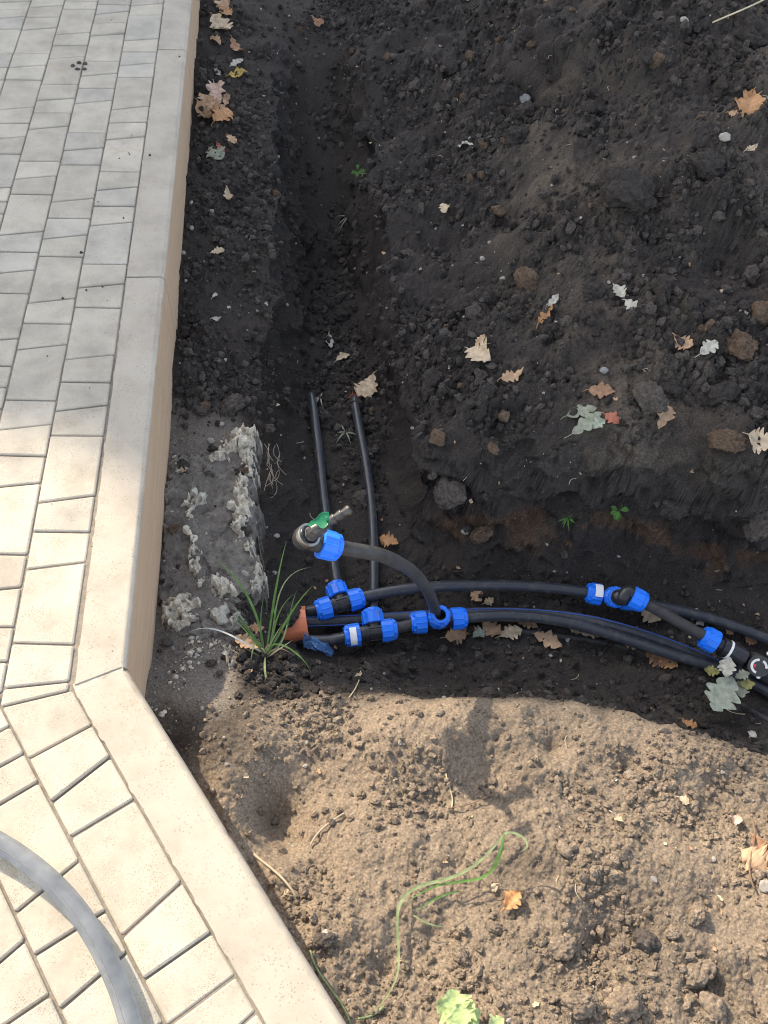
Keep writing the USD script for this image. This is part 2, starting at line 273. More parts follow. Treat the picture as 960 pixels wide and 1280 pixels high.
Px((520, 580, -.16), (600, 575, -.10), (700, 570, -.07), (800, 575, -.06), (900, 590, -.06), (960, 600, -.06), (580, 640, -.24), (700, 645, -.225), (760, 615, -.15), (830, 660, -.235), (880, 630, -.15), (940, 690, -.24), (650, 615, -.18), (500, 690, -.365), (560, 705, -.36), (650, 700, -.35), (750, 700, -.34), (850, 720, -.35), (940, 755, -.35),
   (500, 722, -.375), (600, 728, -.375), (750, 735, -.375), (850, 755, -.375), (940, 785, -.375))
Px((430, 760, -.378), (560, 760, -.378), (700, 770, -.378), (850, 810, -.378), (950, 860, -.378), (500, 830, -.355), (600, 850, -.35), (700, 850, -.345), (850, 880, -.35), (930, 910, -.36), (415, 838, -.32), (420, 800, -.382), (392, 768, -.385), (398, 795, -.388), (394, 810, -.382), (440, 812, -.38), (400, 780, -.388), (378, 812, -.33), (470, 800, -.375), (640, 800, -.372))
for px, py, z in ((430, 872, -.185), (500, 868, -.165), (560, 869, -.16), (600, 870, -.155), (660, 870, -.155), (720, 874, -.155), (780, 888, -.16), (840, 905, -.165), (900, 928, -.17), (960, 945, -.175), (1040, 985, -.18)):
    c = at(px, py, z); ctrl.append(tuple(c))
    if px > 440: ctrl.append((c[0]+.012, c[1]+.05, -.29)); ctrl.append((c[0]+.02, c[1]+.085, -.35))
Px((340, 885, -.17), (290, 930, -.15), (300, 1000, -.13), (340, 1020, -.175), (350, 1045, -.17), (450, 950, -.15), (600, 940, -.15), (690, 935, -.15), (750, 950, -.15), (900, 1000, -.155), (450, 1100, -.135), (600, 1100, -.13), (750, 1100, -.13), (900, 1100, -.135), (500, 1250, -.11), (700, 1250, -.10), (900, 1250, -.105), (400, 1150, -.12), (800, 1000, -.145), (530, 1010, -.155))
W((1.5, 0, -.1), (3, 0, -.1), (3, 3, .12), (3, 1.6, .05), (1.5, 4.6, .1), (-.3, 4.6, -.1), (.1, 4.6, -.2), (1.2, -.6, -.08), (.4, -.6, -.08), (1.55, .55, -.378), (2.2, .5, -.37), (3, .45, -.34), (1.4, .30, -.17), (2.2, .25, -.15), (1.3, 1.0, -.12), (1.9, .9, -.1), (2.6, .85, -.08), (1.35, .8, -.3), (2, .74, -.3), (2.4, 4.6, .12), (3.2, 4.6, .1), (2, 2, .12), (2.4, 3, .16), (1.5, 3.2, .15), (.9, 3.4, .06), (.2, 3.6, -.25))
C = np.array(ctrl)
gx = np.arange(-.6, 3.6, .016); gy = np.arange(-.8, 5.0, .016)
GX, GY = np.meshgrid(gx, gy, indexing='ij')
rb = RBFInterpolator(C[:, :2], C[:, 2], kernel='linear', smoothing=.0004, neighbors=60)
Z0 = rb(np.stack([GX.ravel(), GY.ravel()], 1)).reshape(GX.shape)
from scipy.ndimage import gaussian_filter
Z0 = gaussian_filter(Z0, .5)
def sm0(a, b, x): t = np.clip((x-a)/(b-a), 0, 1); return t*t*(3-2*t)
# the narrow trench running away from the camera, cut with steep sides
def line(pts): q = np.array([at(*p) for p in pts]); k = np.argsort(q[:, 1]); return q[k]
RIML = line([(345, 60, -.17), (340, 130, -.18), (344, 200, -.19), (347, 260, -.195), (347, 320, -.2), (340, 400, -.2), (330, 470, -.205), (322, 530, -.205), (320, 600, -.205), (323, 660, -.21), (327, 730, -.215), (326, 780, -.22)])
BASL = line([(383, 40, -.23), (385, 120, -.30), (387, 200, -.37), (391, 280, -.44), (388, 350, -.46), (384, 430, -.41), (384, 500, -.380), (387, 560, -.376), (385, 640, -.376), (380, 720, -.378), (370, 780, -.37)])
BASR = line([(412, 40, -.23), (416, 120, -.30), (422, 200, -.37), (432, 280, -.44), (440, 350, -.46), (456, 430, -.41), (470, 500, -.380), (478, 560, -.376), (488, 640, -.376), (500, 700, -.378), (540, 760, -.378)])
RIMR = line([(440, 40, -.16), (455, 120, -.17), (462, 200, -.185), (470, 260, -.19), (480, 330, -.195), (490, 410, -.19), (500, 480, -.18), (512, 550, -.18), (526, 610, -.20), (560, 680, -.24), (600, 740, -.3)])
def lx(l, y): return np.interp(y, l[:, 1], l[:, 0])
yw = GY; wob = (meshkit.fbm(np.stack([GX*0+3.3, GY*6, GX*0], -1), 3, 77)-.5)*.05; wob2 = (meshkit.fbm(np.stack([GX*0+9.3, GY*6, GX*0], -1), 3, 78)-.5)*.05
a_, b_ = lx(RIML, yw)+wob, lx(BASL, yw)+wob*.5; c_, d_ = lx(BASR, yw)+wob2*.5, lx(RIMR, yw)+wob2
mw = np.clip((GX-a_)/np.maximum(b_-a_, .02), 0, 1)*np.clip((d_-GX)/np.maximum(d_-c_, .02), 0, 1)
zf = np.interp(yw, BASL[:, 1], BASL[:, 2]); endm = sm0(3.35, 2.75, yw)*sm0(.80, .90, yw)
zf = np.minimum(zf, Z0)
Z0 = Z0*(1-mw*endm)+zf*mw*endm
Z0 = gaussian_filter(Z0, .45)
base_s = RectBivariateSpline(gx, gy, Z0, kx=3, ky=3)
def sm(a, b, x): t = np.clip((x-a)/(b-a), 0, 1); return t*t*(3-2*t)
def p3(x, y, s, o=0.): return np.stack([x*s+o, y*s+o*.7, np.full_like(x, o*1.3)], -1)

# where what soil lies
def crest_y(x): return np.interp(x, [-.3, -.02, .1, .3, .5, .78, 1.2], [.62, .57, .585, .575, .55, .46, .33])
def regions(x, y):
    cy = crest_y(x)
    mound = sm(.05, -.02, y-cy)                                 # near heap of dry earth
    nz = meshkit.fbm(p3(x, y, 3.0, 5.), 3, 3)-.5
    strip = sm(-.10, -.17, x+nz*.08)*sm(.52, .62, y)*sm(1.45, 1.22, y+nz*.2)
    heap = sm(.12, .3, x)*sm(.85, 1.0, y)
    right = sm(1.0, 1.7, x+.35*(y-2.2)*0+nz*.6)*sm(1.0, 1.6, y)
    return mound, strip, heap, right, nz
classes = []
for seed, r, dens, (x0, x1, y0, y1) in ((1, .024, 26, (-.35, 3, -.2, 4.5)), (2, .013, 190, (-.35, 3, -.2, 4.5)), (3, .0075, 1300, (-.35, 2.6, -.1, 3.6)), (4, .0042, 5200, (-.35, 1.4, -.1, 2.0))):
    g = np.random.default_rng(seed); n = int(dens*(x1-x0)*(y1-y0))
    c = np.stack([g.uniform(x0, x1, n), g.uniform(y0, y1, n)], 1); classes.append((cKDTree(c), r*g.uniform(.55, 1.25, n), g.uniform(.3, 1.0, n), r))
def hbase(x, y):
    x, y = np.asarray(x, float), np.asarray(y, float)
    return base_s.ev(x, y)
def height(x, y):
    x, y = np.asarray(x, float), np.asarray(y, float); sh = x.shape; x, y = x.ravel(), y.ravel()
    z = hbase(x, y); mound, strip, heap, right, nz = regions(x, y)
    floor = sm(-.32, -.36, z)
    amp = np.clip(.85+.75*heap-.08*mound-.68*strip-.25*floor, .16, 1.6)
    gxs = (hbase(x+.012, y)-hbase(x-.012, y))/.024; gys = (hbase(x, y+.012)-hbase(x, y-.012))/.024
    amp = amp*(1-.55*sm(.5, 1.3, np.hypot(gxs, gys))*(y > .72)); amp = np.where(y > 1.35, np.maximum(amp, .45), amp)
    # crumbly zones come and go
    patch = np.clip(sm(.36, .58, meshkit.fbm(p3(x, y, 6.0, 11.), 3, 9))-.35*mound, 0, 1)
    # broad relief
    w = np.stack([x, y, z], -1)
    z = z+(meshkit.fbm(w*7.0+3, 3, 21)-.5)*.062*np.clip(amp, .25, 1.5)+(meshkit.fbm(w*3.2+17, 2, 20)-.5)*.15*heap*sm(-.3, -.2, z)+(np.abs(meshkit.fbm(w*9.0+27, 3, 19)-.5)-.1)*.07*heap*sm(-.3, -.2, z)+(meshkit.fbm(w*8.0+37, 2, 18)-.5)*.045*mound+(meshkit.fbm(w*17.0+47, 3, 17)-.5)*.02*mound+(meshkit.fbm(w*22.0+9, 4, 22)-.5)*.032*amp*(.45+.75*patch)
    rid = 1-np.abs(2*meshkit.fbm(w*38.0+1, 3, 23)-1)
    z = z+(rid-.7)*.012*amp*(.25+patch)+(meshkit.fbm(w*120.0, 3, 24)-.5)*.010*np.clip(amp, .35, 1)
    wx = x+(meshkit.noise(w*90, 31)-.5)*.008; wy = y+(meshkit.noise(w*90, 32)-.5)*.008
    q = np.stack([wx, wy], 1)
    for i, (tree, r, lift, r0) in enumerate(classes):
        d, k = tree.query(q, k=2, distance_upper_bound=r0*1.4)
        add = np.zeros_like(z)
        for c in (0, 1):
            ok = np.isfinite(d[:, c]); kk = np.where(ok, k[:, c], 0)
            rr = r[kk]; hh = np.sqrt(np.clip(rr**2-np.where(ok, d[:, c], 9)**2, 0, None))*lift[kk]*1.25
            add = np.maximum(add, hh)
        a = np.clip(amp, .2, 1.3)*(1-.45*mound)*((.12+.98*patch)*(1-.3*mound) if i < 2 else (.3+.8*patch) if i < 3 else (.6+.5*patch))
        z = z+add*a
    # cracks in the crusted strip and on the near heap's shoulder
    cr = np.abs(meshkit.fbm(p3(x, y, 9.0, 40.), 3, 41)-.5); z = z-.006*sm(.006, .0, cr)*np.clip(.0*strip+.35*mound*sm(-.06, .0, -np.abs(y-.6)), 0, 1)
    for cxy, rad, dep in dents:
        dd = np.hypot(x-cxy[0], y-cxy[1]); z = z-dep*np.exp(-(dd/rad)**2)
    return z.reshape(sh)
dents = [(at(340, 1012, -.15)[:2], .042, .045), (at(362, 1050, -.15)[:2], .03, .022), (at(692, 937, -.15)[:2], .02, .022), (at(672, 962, -.15)[:2], .012, .01), (at(783, 965, -.15)[:2], .022, .02), (at(480, 1215, -.12)[:2], .02, .02), (at(770, 1175, -.12)[:2], .05, .02), (at(745, 1190, -.12)[:2], .03, .018), (at(890, 1225, -.11)[:2], .03, .025), (at(560, 1010, -.15)[:2], .05, .010), (at(395, 285, -.33)[:2], .08, .02)]

def hit(px, py, fine=True):
    """where the line of sight through a pixel meets the earth"""
    d = ray(px, py); t = np.arange(.7, 5.5, .004); P = EYE+t[:, None]*d
    zz = hbase(P[:, 0], P[:, 1]); i = np.argmax(P[:, 2] < zz); p = P[i].copy()
    if fine:
        p[2] = float(height(p[None, 0], p[None, 1])[0])
    else: p[2] = zz[i]
    return p

# fan-shaped sheet, finest where it is nearest
NR, NC = 1000, 720
yy = np.linspace(-.55, 4.6, 4000); dens = 1/(1.15+np.clip(yy, -.1, 9)**2)*np.where(yy < -.05, .25, 1)*np.where(yy > 3.5, .35, 1)
cum = np.cumsum(dens); cum = (cum-cum[0])/(cum[-1]-cum[0]); ys = np.interp(np.linspace(0, 1, NR), cum, yy)
xl = np.where(ys > C_OUT[1], KX1-.03, kerb2_out(ys)-.035); xr = .80+.56*np.clip(ys, -.2, 9)
u = np.linspace(0, 1, NC-14)
VX = xl[:, None]+(xr-xl)[:, None]*u; tail = np.linspace(0, 1, 15)[1:]**1.3*.9
VX = np.hstack([VX, xr[:, None]+tail[None]]); VY = np.repeat(ys[:, None], NC, 1)
VZ = height(VX, VY)
e = np.minimum(sm(0, .5, ys-ys[0])[:, None], np.minimum(sm(0, .7, ys[-1]-ys)[:, None], np.hstack([np.ones((NR, NC-14)), np.repeat(1-tail[None]/.9, NR, 0)])))
VZ = VZ*e+(-.10)*(1-e)
gxz = (hbase(VX.ravel()+.012, VY.ravel())-hbase(VX.ravel()-.012, VY.ravel()))/.024; gyz = (hbase(VX.ravel(), VY.ravel()+.012)-hbase(VX.ravel(), VY.ravel()-.012))/.024
slope = np.hypot(gxz, gyz); steep = (sm(.45, 1.2, slope)*(VY.ravel() > .72)*e.ravel()).reshape(VX.shape)
hx, hy = (gxz/np.maximum(slope, .05)).reshape(VX.shape), (gyz/np.maximum(slope, .05)).reshape(VX.shape)      # uphill
q3 = np.stack([VX, VY, VZ*1.3], -1); low = np.exp(-((VZ+.275)/.07)**2)
push = steep*(low*(.038*sm(.3, .6, meshkit.fbm(q3*5+2, 2, 91))+.012)+(meshkit.fbm(q3*16+4, 3, 92)-.5)*.08+(np.abs(meshkit.fbm(q3*34+8, 3, 93)-.5))*.055)
VX0, VY0 = VX.copy(), VY.copy(); VX = VX+hx*push; VY = VY+hy*push; VZ = VZ-steep*(meshkit.fbm(q3*20+14, 2, 94)-.5)*.02
ii = np.arange(NR-1)[:, None]*NC; jj = np.arange(NC-1)[None]
q = np.stack([ii+jj, ii+jj+1, ii+NC+jj+1, ii+NC+jj], -1).reshape(-1, 4)
mound, strip, heap, right, nz = regions(VX0.ravel(), VY0.ravel())
zz = hbase(VX0.ravel(), VY0.ravel()); yv = VY0.ravel(); xv = VX0.ravel()
rim = np.exp(-((yv-crest_y(xv)-.06)/.05)**2)
floor = sm(-.31, -.35, zz)*sm(.2, .5, 1-np.clip(yv-1.0, 0, 1))
verts0z = VZ.ravel()
htop = heap*sm(-.16, -.06, zz)
dry = np.clip(mound*(.80+nz*1.15)+.18*rim*(1-mound)+htop*(.22+nz*.6)+.2*right+.10*sm(.95, .75, yv)*floor+.10*sm(.3, .7, xv)*sm(2.2, 1.3, yv)*(1-mound), 0, 1)
dampleft = np.exp(-((xv+.16)/.10)**2-((yv-.53)/.09)**2); dry = np.clip(dry-.55*dampleft, 0, 1)
face = sm(.78, .9, yv)*sm(1.16, .95, yv)*sm(.1, .25, xv)
cn_ = meshkit.fbm(np.stack([xv, yv, verts0z*1.0], -1)*19.+60., 4, 61)
clay = np.clip(face*np.exp(-((zz+.29)/.055)**2)*sm(.38, .56, cn_)*(.8+nz*1.6)+.5*np.exp(-((xv+.07)/.03)**2)*sm(.85, .95, yv)*sm(1.5, 1.2, yv)*sm(-.36, -.3, -np.abs(zz+.29)-.0+.0), 0, .56)
dust = np.clip(strip*(.8+nz*1.0)+.25*dampleft, 0, 1)
verts = np.stack([VX.ravel(), VY.ravel(), VZ.ravel()], 1)
g0 = part('ground', (verts, np.vstack([q[:, [0, 1, 2]], q[:, [0, 2, 3]]])), 'soil', None, True, attrs={'dry': dry, 'clay': clay, 'dust': dust})
tag(g0, 'black earth with a dug trench and a dry heap in front', 'ground', kind='structure')
foot = sg.Polygon(np.vstack([np.stack([xl, ys], 1), np.stack([xr+.9, ys], 1)[::-1]]))
paved = sg.Polygon([C_OUT, (KX1, 9), (-9, 9), (-9, -3.0), C_OUT+d2*((-3.0-C_OUT[1])/d2[1])])
far = sg.box(-60, -60, 60, 60).difference(foot.buffer(-.02)).difference(paved.buffer(-.03))
fm = []
for g in getattr(far, 'geoms', [far]):
    v, f = trimesh.creation.triangulate_polygon(g, engine='earcut'); fm.append(trimesh.Trimesh(np.c_[v, np.full(len(v), -.104)], f, process=False))
tag(part('ground_beyond', cat_(fm), 'clod_black'), 'flat bare earth beyond the trench', 'ground', kind='structure')

# ------------------------------------------------------------------ paving
def inset(poly, d):
    """offset of a convex counter-clockwise polygon, one distance per edge (i to i+1)"""
    P = np.asarray(poly, float); n = len(P); d = np.broadcast_to(d, n); L = []
    for i in range(n):
        a, b = P[i], P[(i+1) % n]; t = unit(b-a); nn = np.array([-t[1], t[0]]); L.append((a+nn*d[i], t))
    out = []
    for i in range(n):
        (p, t), (q_, s) = L[i-1], L[i]; den = t[0]*s[1]-t[1]*s[0]
        out.append(q_ if abs(den) < 1e-6 else p+t*((q_[0]-p[0])*s[1]-(q_[1]-p[1])*s[0])/den)
    return np.array(out)
def cutcorners(P, c):
    out = []; n = len(P)
    for i in range(n):
        a, b, d = P[i-1], P[i], P[(i+1) % n]
        la, ld = np.linalg.norm(a-b), np.linalg.norm(d-b)
        out += [b+(a-b)/la*min(c, la*.3), b+(d-b)/ld*min(c, ld*.3)]
    return np.array(out)
def slab(rings):
    """rings: (polygon, z) from the bottom up, same corner count; closed on top (z may be per corner)"""
    n = len(rings[0][0]); V = np.vstack([np.c_[p, np.broadcast_to(z, n)] for p, z in rings]); f = []
    for k in range(len(rings)-1):
        for i in range(n):
            a, b = k*n+i, k*n+(i+1) % n; f += [(a, b, b+n), (a, b+n, a+n)]
    t = (len(rings)-1)*n
    f += [(t, t+i, t+i+1) for i in range(1, n-1)]
    return trimesh.Trimesh(V, np.array(f), process=False)
def ccw(P):
    P = np.asarray(P, float); a = np.sum(P[:, 0]*np.roll(P[:, 1], -1)-np.roll(P[:, 0], -1)*P[:, 1])
    return P if a > 0 else P[::-1]
pav = thing('pavement', 'pale concrete block paving in rows beside the kerb', 'pavement', kind='structure')
v, f = trimesh.creation.triangulate_polygon(sg.Polygon([(KX0+.01, 9), (-9, 9), (-9, -3.0), C_IN+n2*.006+d2*((-3.0-C_IN[1])/d2[1]), C_IN+n2*.006, C_IN+(.01, .02)]), engine='earcut')
part('sand_bed', (np.c_[v, np.full(len(v), -.0042)], f), 'sand_bed', pav)
def Z(zx, zy, oy, sc=260/960.): return at(zx*sc, oy+zy*sc)[:2]
cut_a, cut_b = C_IN, at(-10, 886)[:2]
cd = unit(cut_b-cut_a)
half_up = sg.Polygon([cut_a-cd*.0, cut_a+cd*9, (-9, 9), (KX0, 9)])
half_dn = sg.Polygon([cut_a, cut_a+cd*9, (-9, -9), (9, -9), cut_a+(9, 0)])
pr = np.random.default_rng(11); pav_polys = []
def paver(P, half):
    g = sg.Polygon(P).intersection(half)
    if g.is_empty or g.geom_type != 'Polygon' or g.area < .0006: return
    P = ccw(np.array(g.exterior.coords)[:-1])
    keep = [i for i in range(len(P)) if np.linalg.norm(P[i]-P[i-1]) > .004]; P = P[keep]
    if len(P) < 3: return
    pp = proj(np.c_[P, np.zeros(len(P))])
    if not ((pp[:, 0].max() > -60) and (pp[:, 0].min() < 1000) and (pp[:, 1].max() > -60) and (pp[:, 1].min() < 1330)): return
    pav_polys.append(P)
    Q = cutcorners(inset(P, .0013+pr.uniform(-.0004, .0006)), pr.uniform(.0018, .004)); c = Q.mean(0)
    tilt = pr.normal(0, .003, 2); z = pr.normal(0, .0008)+(Q-c)@tilt
    w = pr.normal(0, .0004, len(Q))
    rings = [(Q, -.05), (Q, z-.0042), (inset(Q, .0009), z-.0014), (inset(Q, .003), z+.0)]
    k = pr.random()
    part('paver', slab(rings), 'paver_sand' if k < .45 else 'paver_pale' if k < .75 else 'paver_grey', pav, smooth=25)
# joint edges read off row by row: (left, right) ends
colx = [KX0-.0005]+[KX0-.1015*k-.0005 for k in range(1, 14)]
A, B, Cc, D = 0, 240, 480, 700
rows1 = [(605, 28, 760, 14, A), (600, 72, 752, 70, A), (577, 188, 738, 177, A), (568, 238, 728, 238, A), (556, 303, 720, 290, A), (545, 357, 713, 357, A), (520, 507, 692, 488, A), (510, 567, 685, 563, A), (497, 643, 672, 627, A), (468, 790, 655, 793, A), (450, 877, 640, 860, A),
         (435, 62, 632, 64, B), (415, 155, 620, 137, B), (385, 332, 593, 335, B), (365, 440, 575, 420, B), (345, 528, 560, 532, B), (302, 772, 530, 748, B), (285, 875, 513, 878, B), (257, 125, 500, 95, Cc), (237, 238, 478, 240, Cc), (185, 548, 437, 513, Cc), (157, 678, 413, 683, Cc), (120, 855, 392, 820, Cc), (50, 383, 338, 392, D), (15, 592, 318, 560, D)]
rows2 = [(440, 65, 597, 50, A), (433, 108, 587, 105, A), (417, 165, 575, 153, A), (393, 280, 552, 282, A), (375, 350, 540, 335, A), (362, 405, 530, 405, A), (345, 477, 520, 460, A), (315, 610, 490, 613, A), (298, 692, 478, 678, A), (278, 758, 468, 760, A), (243, 932, 437, 912, A),
         (220, 118, 417, 122, B), (200, 215, 405, 195, B), (177, 292, 382, 297, B), (130, 512, 345, 488, B), (105, 603, 328, 605, B), (75, 725, 305, 700, B), (20, 70, 253, 75, Cc), (0, 212, 237, 185, Cc), (-25, 325, 212, 332, Cc), (-50, 480, 190, 455, Cc), (-100, 778, 122, 787, Cc), (-110, 150, 95, 125, D), (-140, 303, 57, 310, D), (-180, 490, 45, 466, D)]
rows3 = [(280, 42, 445, 42, A), (262, 160, 415, 147, A), (243, 207, 405, 207, A), (222, 270, 390, 258, A), (197, 390, 358, 390, A), (173, 462, 340, 452, A), (157, 520, 328, 522, A), (133, 597, 310, 580, A), (95, 742, 277, 743, A), (70, 827, 258, 810, A), (50, 895, 240, 898, A), (0, 197, 195, 178, B), (-30, 272, 175, 276, B), (-60, 377, 155, 357, B), (-90, 462, 128, 467, B), (-140, 692, 80, 673, B), (-160, 800, 48, 800, B), (-190, 920, 22, 900, B)]
rows4 = [(140, 35, 297, 22, A), (130, 80, 280, 78, A), (105, 138, 265, 125, A), (65, 248, 222, 248, A), (45, 313, 210, 300, A), (30, 365, 192, 367, A), (0, 507, 157, 492, A), (-20, 567, 130, 567, A), (-40, 645, 117, 630, A), (-70, 705, 95, 708, A), (-110, 875, 50, 862, A)]
def col(k, rows):
    x1, x0 = colx[k], colx[k+1]
    J = [(Z(a, b, o)[1], Z(c, d, o)[1]) for a, b, c, d, o in rows]
    J = sorted(J)
    pat = [.052, .052, .104, .052, .052, .052, .104, .052, .052]; s = [.006, -.006]; i = 0
    while J[-1][0] < 3.6:
        st = pat[i % 9]; i += 1; sl = .005 if J[-1][1]-J[-1][0] < .004 else -.0; m = (J[-1][0]+J[-1][1])/2+st; J.append((m-sl, m+sl))
    i = 0
    while J[0][0] > .3:
        st = pat[i % 9]; i += 1; sl = .005 if J[0][1]-J[0][0] < .004 else 0; m = (J[0][0]+J[0][1])/2-st; J.insert(0, (m-sl, m+sl))
    for (a, b), (c, d) in zip(J[:-1], J[1:]):
        paver([(x0, a), (x1, b), (x1, d), (x0, c)], half_up)
    return J
J1 = col(0, rows1); J2 = col(1, rows2); J3 = col(2, rows3); J4 = col(3, rows4)
def copycol(k, J, dy):
    x1, x0 = colx[k], colx[k+1]; J = [(a+dy, b+dy) for a, b in J]
    for (a, b), (c, d) in zip(J[:-1], J[1:]): paver([(x0, a), (x1, b), (x1, d), (x0, c)], half_up)
for k in range(4, 13): copycol(k, (J1, J2, J3, J4)[(k*3) % 4], (-.155, .07, -.05, .12, -.1)[k % 5])
# rows along the second kerb
E_, Ff, G_ = 900, 1020, 1020
def S(P):        # along, across (outward from the kerb joint, negative = into the paving)
    P = np.asarray(P)-C_IN; return P@d2, P@n2
def PZ(s, t): return C_IN+d2*s+n2*t
def row(t0, t1, J):
    for (a, b), (c, d) in zip(J[:-1], J[1:]): paver([PZ(a, t0), PZ(b, t1), PZ(d, t1), PZ(c, t0)], half_dn)
def jz(l): return [(S(Z(a, b, o))[0], S(Z(c, d, o))[0]) for a, b, c, d, o in l]
R1 = jz([(12, 680, 310, 590, D), (115, 190, 415, 30, E_), (222, 390, 497, 175, E_), (312, 550, 615, 370, E_), (550, 570, 840, 305, Ff), (665, 755, 960, 550, Ff)])
R1[0] = (R1[0][0]-.03, -.01)
zo = lambda x, y: S(at(200+x*260/960, 1020+y*260/960)[:2])[0]
a = zo(355, 730); R1.append((a-.003, a))
R1 += [(a+.052+.006, a+.052), (a+.104, a+.104), (a+.21, a+.203), (a+.26, a+.26)]
T1 = -.1015
R2 = jz([(0, 385, 160, 295, E_), (40, 915, 350, 660, E_), (135, 660, 470, 450, Ff), (262, 905, 575, 635, Ff)])
R2 = [(R2[0][0]-.21, R2[0][1]-.205), (R2[0][0]-.105, R2[0][1]-.105), (R2[0][0]-.055, R2[0][1]-.052)]+R2
b = R2[-1]; R2 += [(b[0]+.105, b[1]+.1), (b[0]+.155, b[1]+.155), (b[0]+.21, b[1]+.205), (b[0]+.31, b[1]+.31)]
row(T1, 0, R1); row(2*T1, T1, R2)
for k in range(2, 6):
    base = R1 if k % 2 == 0 else R2; o = (-.06, .07, .02, -.04)[k-2]
    J = [(p+o, q_+o) for p, q_ in base]; J = [(J[0][0]-.31, J[0][1]-.31), (J[0][0]-.21, J[0][1]-.205), (J[0][0]-.155, J[0][1]-.155), (J[0][0]-.1, J[0][1]-.105)]+J
    row((k+1)*T1, k*T1, J)
# the paving that the picture does not reach
allp = sg.MultiPolygon([sg.Polygon(p) for p in pav_polys]).buffer(.01).buffer(-.004)
restp = sg.Polygon([(KX0-.004, 9), (-9, 9), (-9, -3.0), C_IN+d2*((-3.0-C_IN[1])/d2[1])-n2*.004, C_IN-n2*.004]).difference(allp)
fm = []
for g in getattr(restp, 'geoms', [restp]):
    if g.area > .02:
        v, f = trimesh.creation.triangulate_polygon(g, engine='earcut'); fm.append(trimesh.Trimesh(np.c_[v, np.full(len(v), -.0012)], f, process=False))
mat('paver_field', {'g': ('geometry', {}), 'm': ('mapping', {'rotation': (0, 0, math.pi/2)}), 'k': ('brick_texture', {'scale': 1.0, 'brick_width': .08, 'row_height': .1015, 'mortar_size': .003, 'color1': (.44, .40, .33), 'color2': (.40, .37, .31), 'mortar': (.08, .07, .06)}), 'p': ('principled_bsdf', {'roughness': .85})},
    [('g.position', 'm.vector'), ('m.vector', 'k.vector'), ('k.color', 'p.base_color')])
tag(part('paver_field', cat_(fm), 'paver_field', pav), kind='stuff')

# kerb stones
def kerb(P, label, seed):
    """P: inner start, outer start, outer end, inner end (plan)"""
    t = thing('kerb_stone', label, 'kerb', loc=(*np.mean(P, 0), -.2))
    P = ccw(P); lens = [np.linalg.norm(P[(i+1) % 4]-P[i]) for i in range(4)]
    nn = []
    ins = []
    for i in range(4):
        a, b = P[i], P[(i+1) % 4]; mid = (a+b)/2; outer = lens[i] > .3 and ((abs(mid[0]-KX1) < .01) or abs(S(mid)[1]-K2_W) < .01)
        ins.append((.0, .001, .0045, .010) if outer else (.0004, .0006, .001, .002))
    ins = np.array(ins)
    # subdivide the long edges so that they are not ruler straight
    V = []; rings = []
    for k, z in enumerate((-.2, -.011, -.0035, -.0002)):
        Q = inset(P, ins[:, k]); out = []
        for i in range(4):
            a, b = Q[i], Q[(i+1) % 4]; m = max(1, int(lens[i]/.007))
            for j in range(m): out.append(a+(b-a)*j/m)
        out = np.array(out); o3 = np.c_[out, np.full(len(out), z)]
        jit = (meshkit.fbm(o3*np.array([30, 30, 3])+seed, 3, seed)-.5)*(.0008, .0008, .0012, .0012)[k]
        chip = (np.clip(meshkit.fbm(o3*70+seed*2, 3, seed+8)-.62, 0, 1)*.013)*(k in (1, 2, 3))
        jit = jit-chip*(1, 1, 1, 1.2)[k]
        rings.append((out+jit[:, None]*np.array([1, .6]), np.full(len(out), z)))
    b = slab(rings[:4])
    top = rings[-1][0]; n = len(top)
    # close the top with a proper triangulation
    keep = b.faces[:3*n*2]
    v2, f2 = trimesh.creation.triangulate_polygon(sg.Polygon(top).buffer(0), engine='earcut')
    idx = cKDTree(top).query(v2)[1]+3*n
    f2 = idx[f2]; nz_ = np.cross(b.vertices[f2[:, 1]]-b.vertices[f2[:, 0]], b.vertices[f2[:, 2]]-b.vertices[f2[:, 0]])[:, 2]
    f2 = np.where((nz_ < 0)[:, None], f2[:, ::-1], f2)
    part('block', trimesh.Trimesh(b.vertices, np.vstack([keep, f2]), process=False), 'kerb_concrete', t, smooth=35)
    return t
yA, yB = at(178, 346)[1], at(215, 62)[1]
g_ = .0012
kerb([(KX0, yB+g_), (KX1, yB+g_), (KX1, yB+.98), (KX0, yB+.98)], 'grey concrete kerb stone at the far end of the kerb, top of the picture', 3)
kerb([(KX0, yA+g_), (KX1, yA+g_), (KX1, yB-g_), (KX0, yB-g_)], 'shaded grey kerb stone with sandy side, beside the leaf pile', 4)
kerb([C_IN+(0, .006), (KX1, C_OUT[1]+.0015), (KX1, yA-g_), (KX0, yA-g_)], 'half sunlit kerb stone with sandy side, ending at the corner', 5)
k2e = 1.1
kerb([C_IN+d2*.006, C_OUT+d2*.001, PZ(k2e, K2_W), PZ(k2e, 0)], 'sunlit sandy kerb stone running diagonally to the bottom edge', 6)
mt = slab([(ccw([C_IN+(-.002, .010), C_IN+d2*.014, C_IN*.08+C_OUT*.92+d2*.004, C_IN*.08+C_OUT*.92+(0, .004)]), -.1), (ccw([C_IN+(-.002, .010), C_IN+d2*.014, C_IN*.08+C_OUT*.92+d2*.004, C_IN*.08+C_OUT*.92+(0, .004)]), -.0022)])
tag(part('mortar_joint', mt, 'mortar'), 'broken mortar wedge in the joint at the kerb corner', 'mortar')
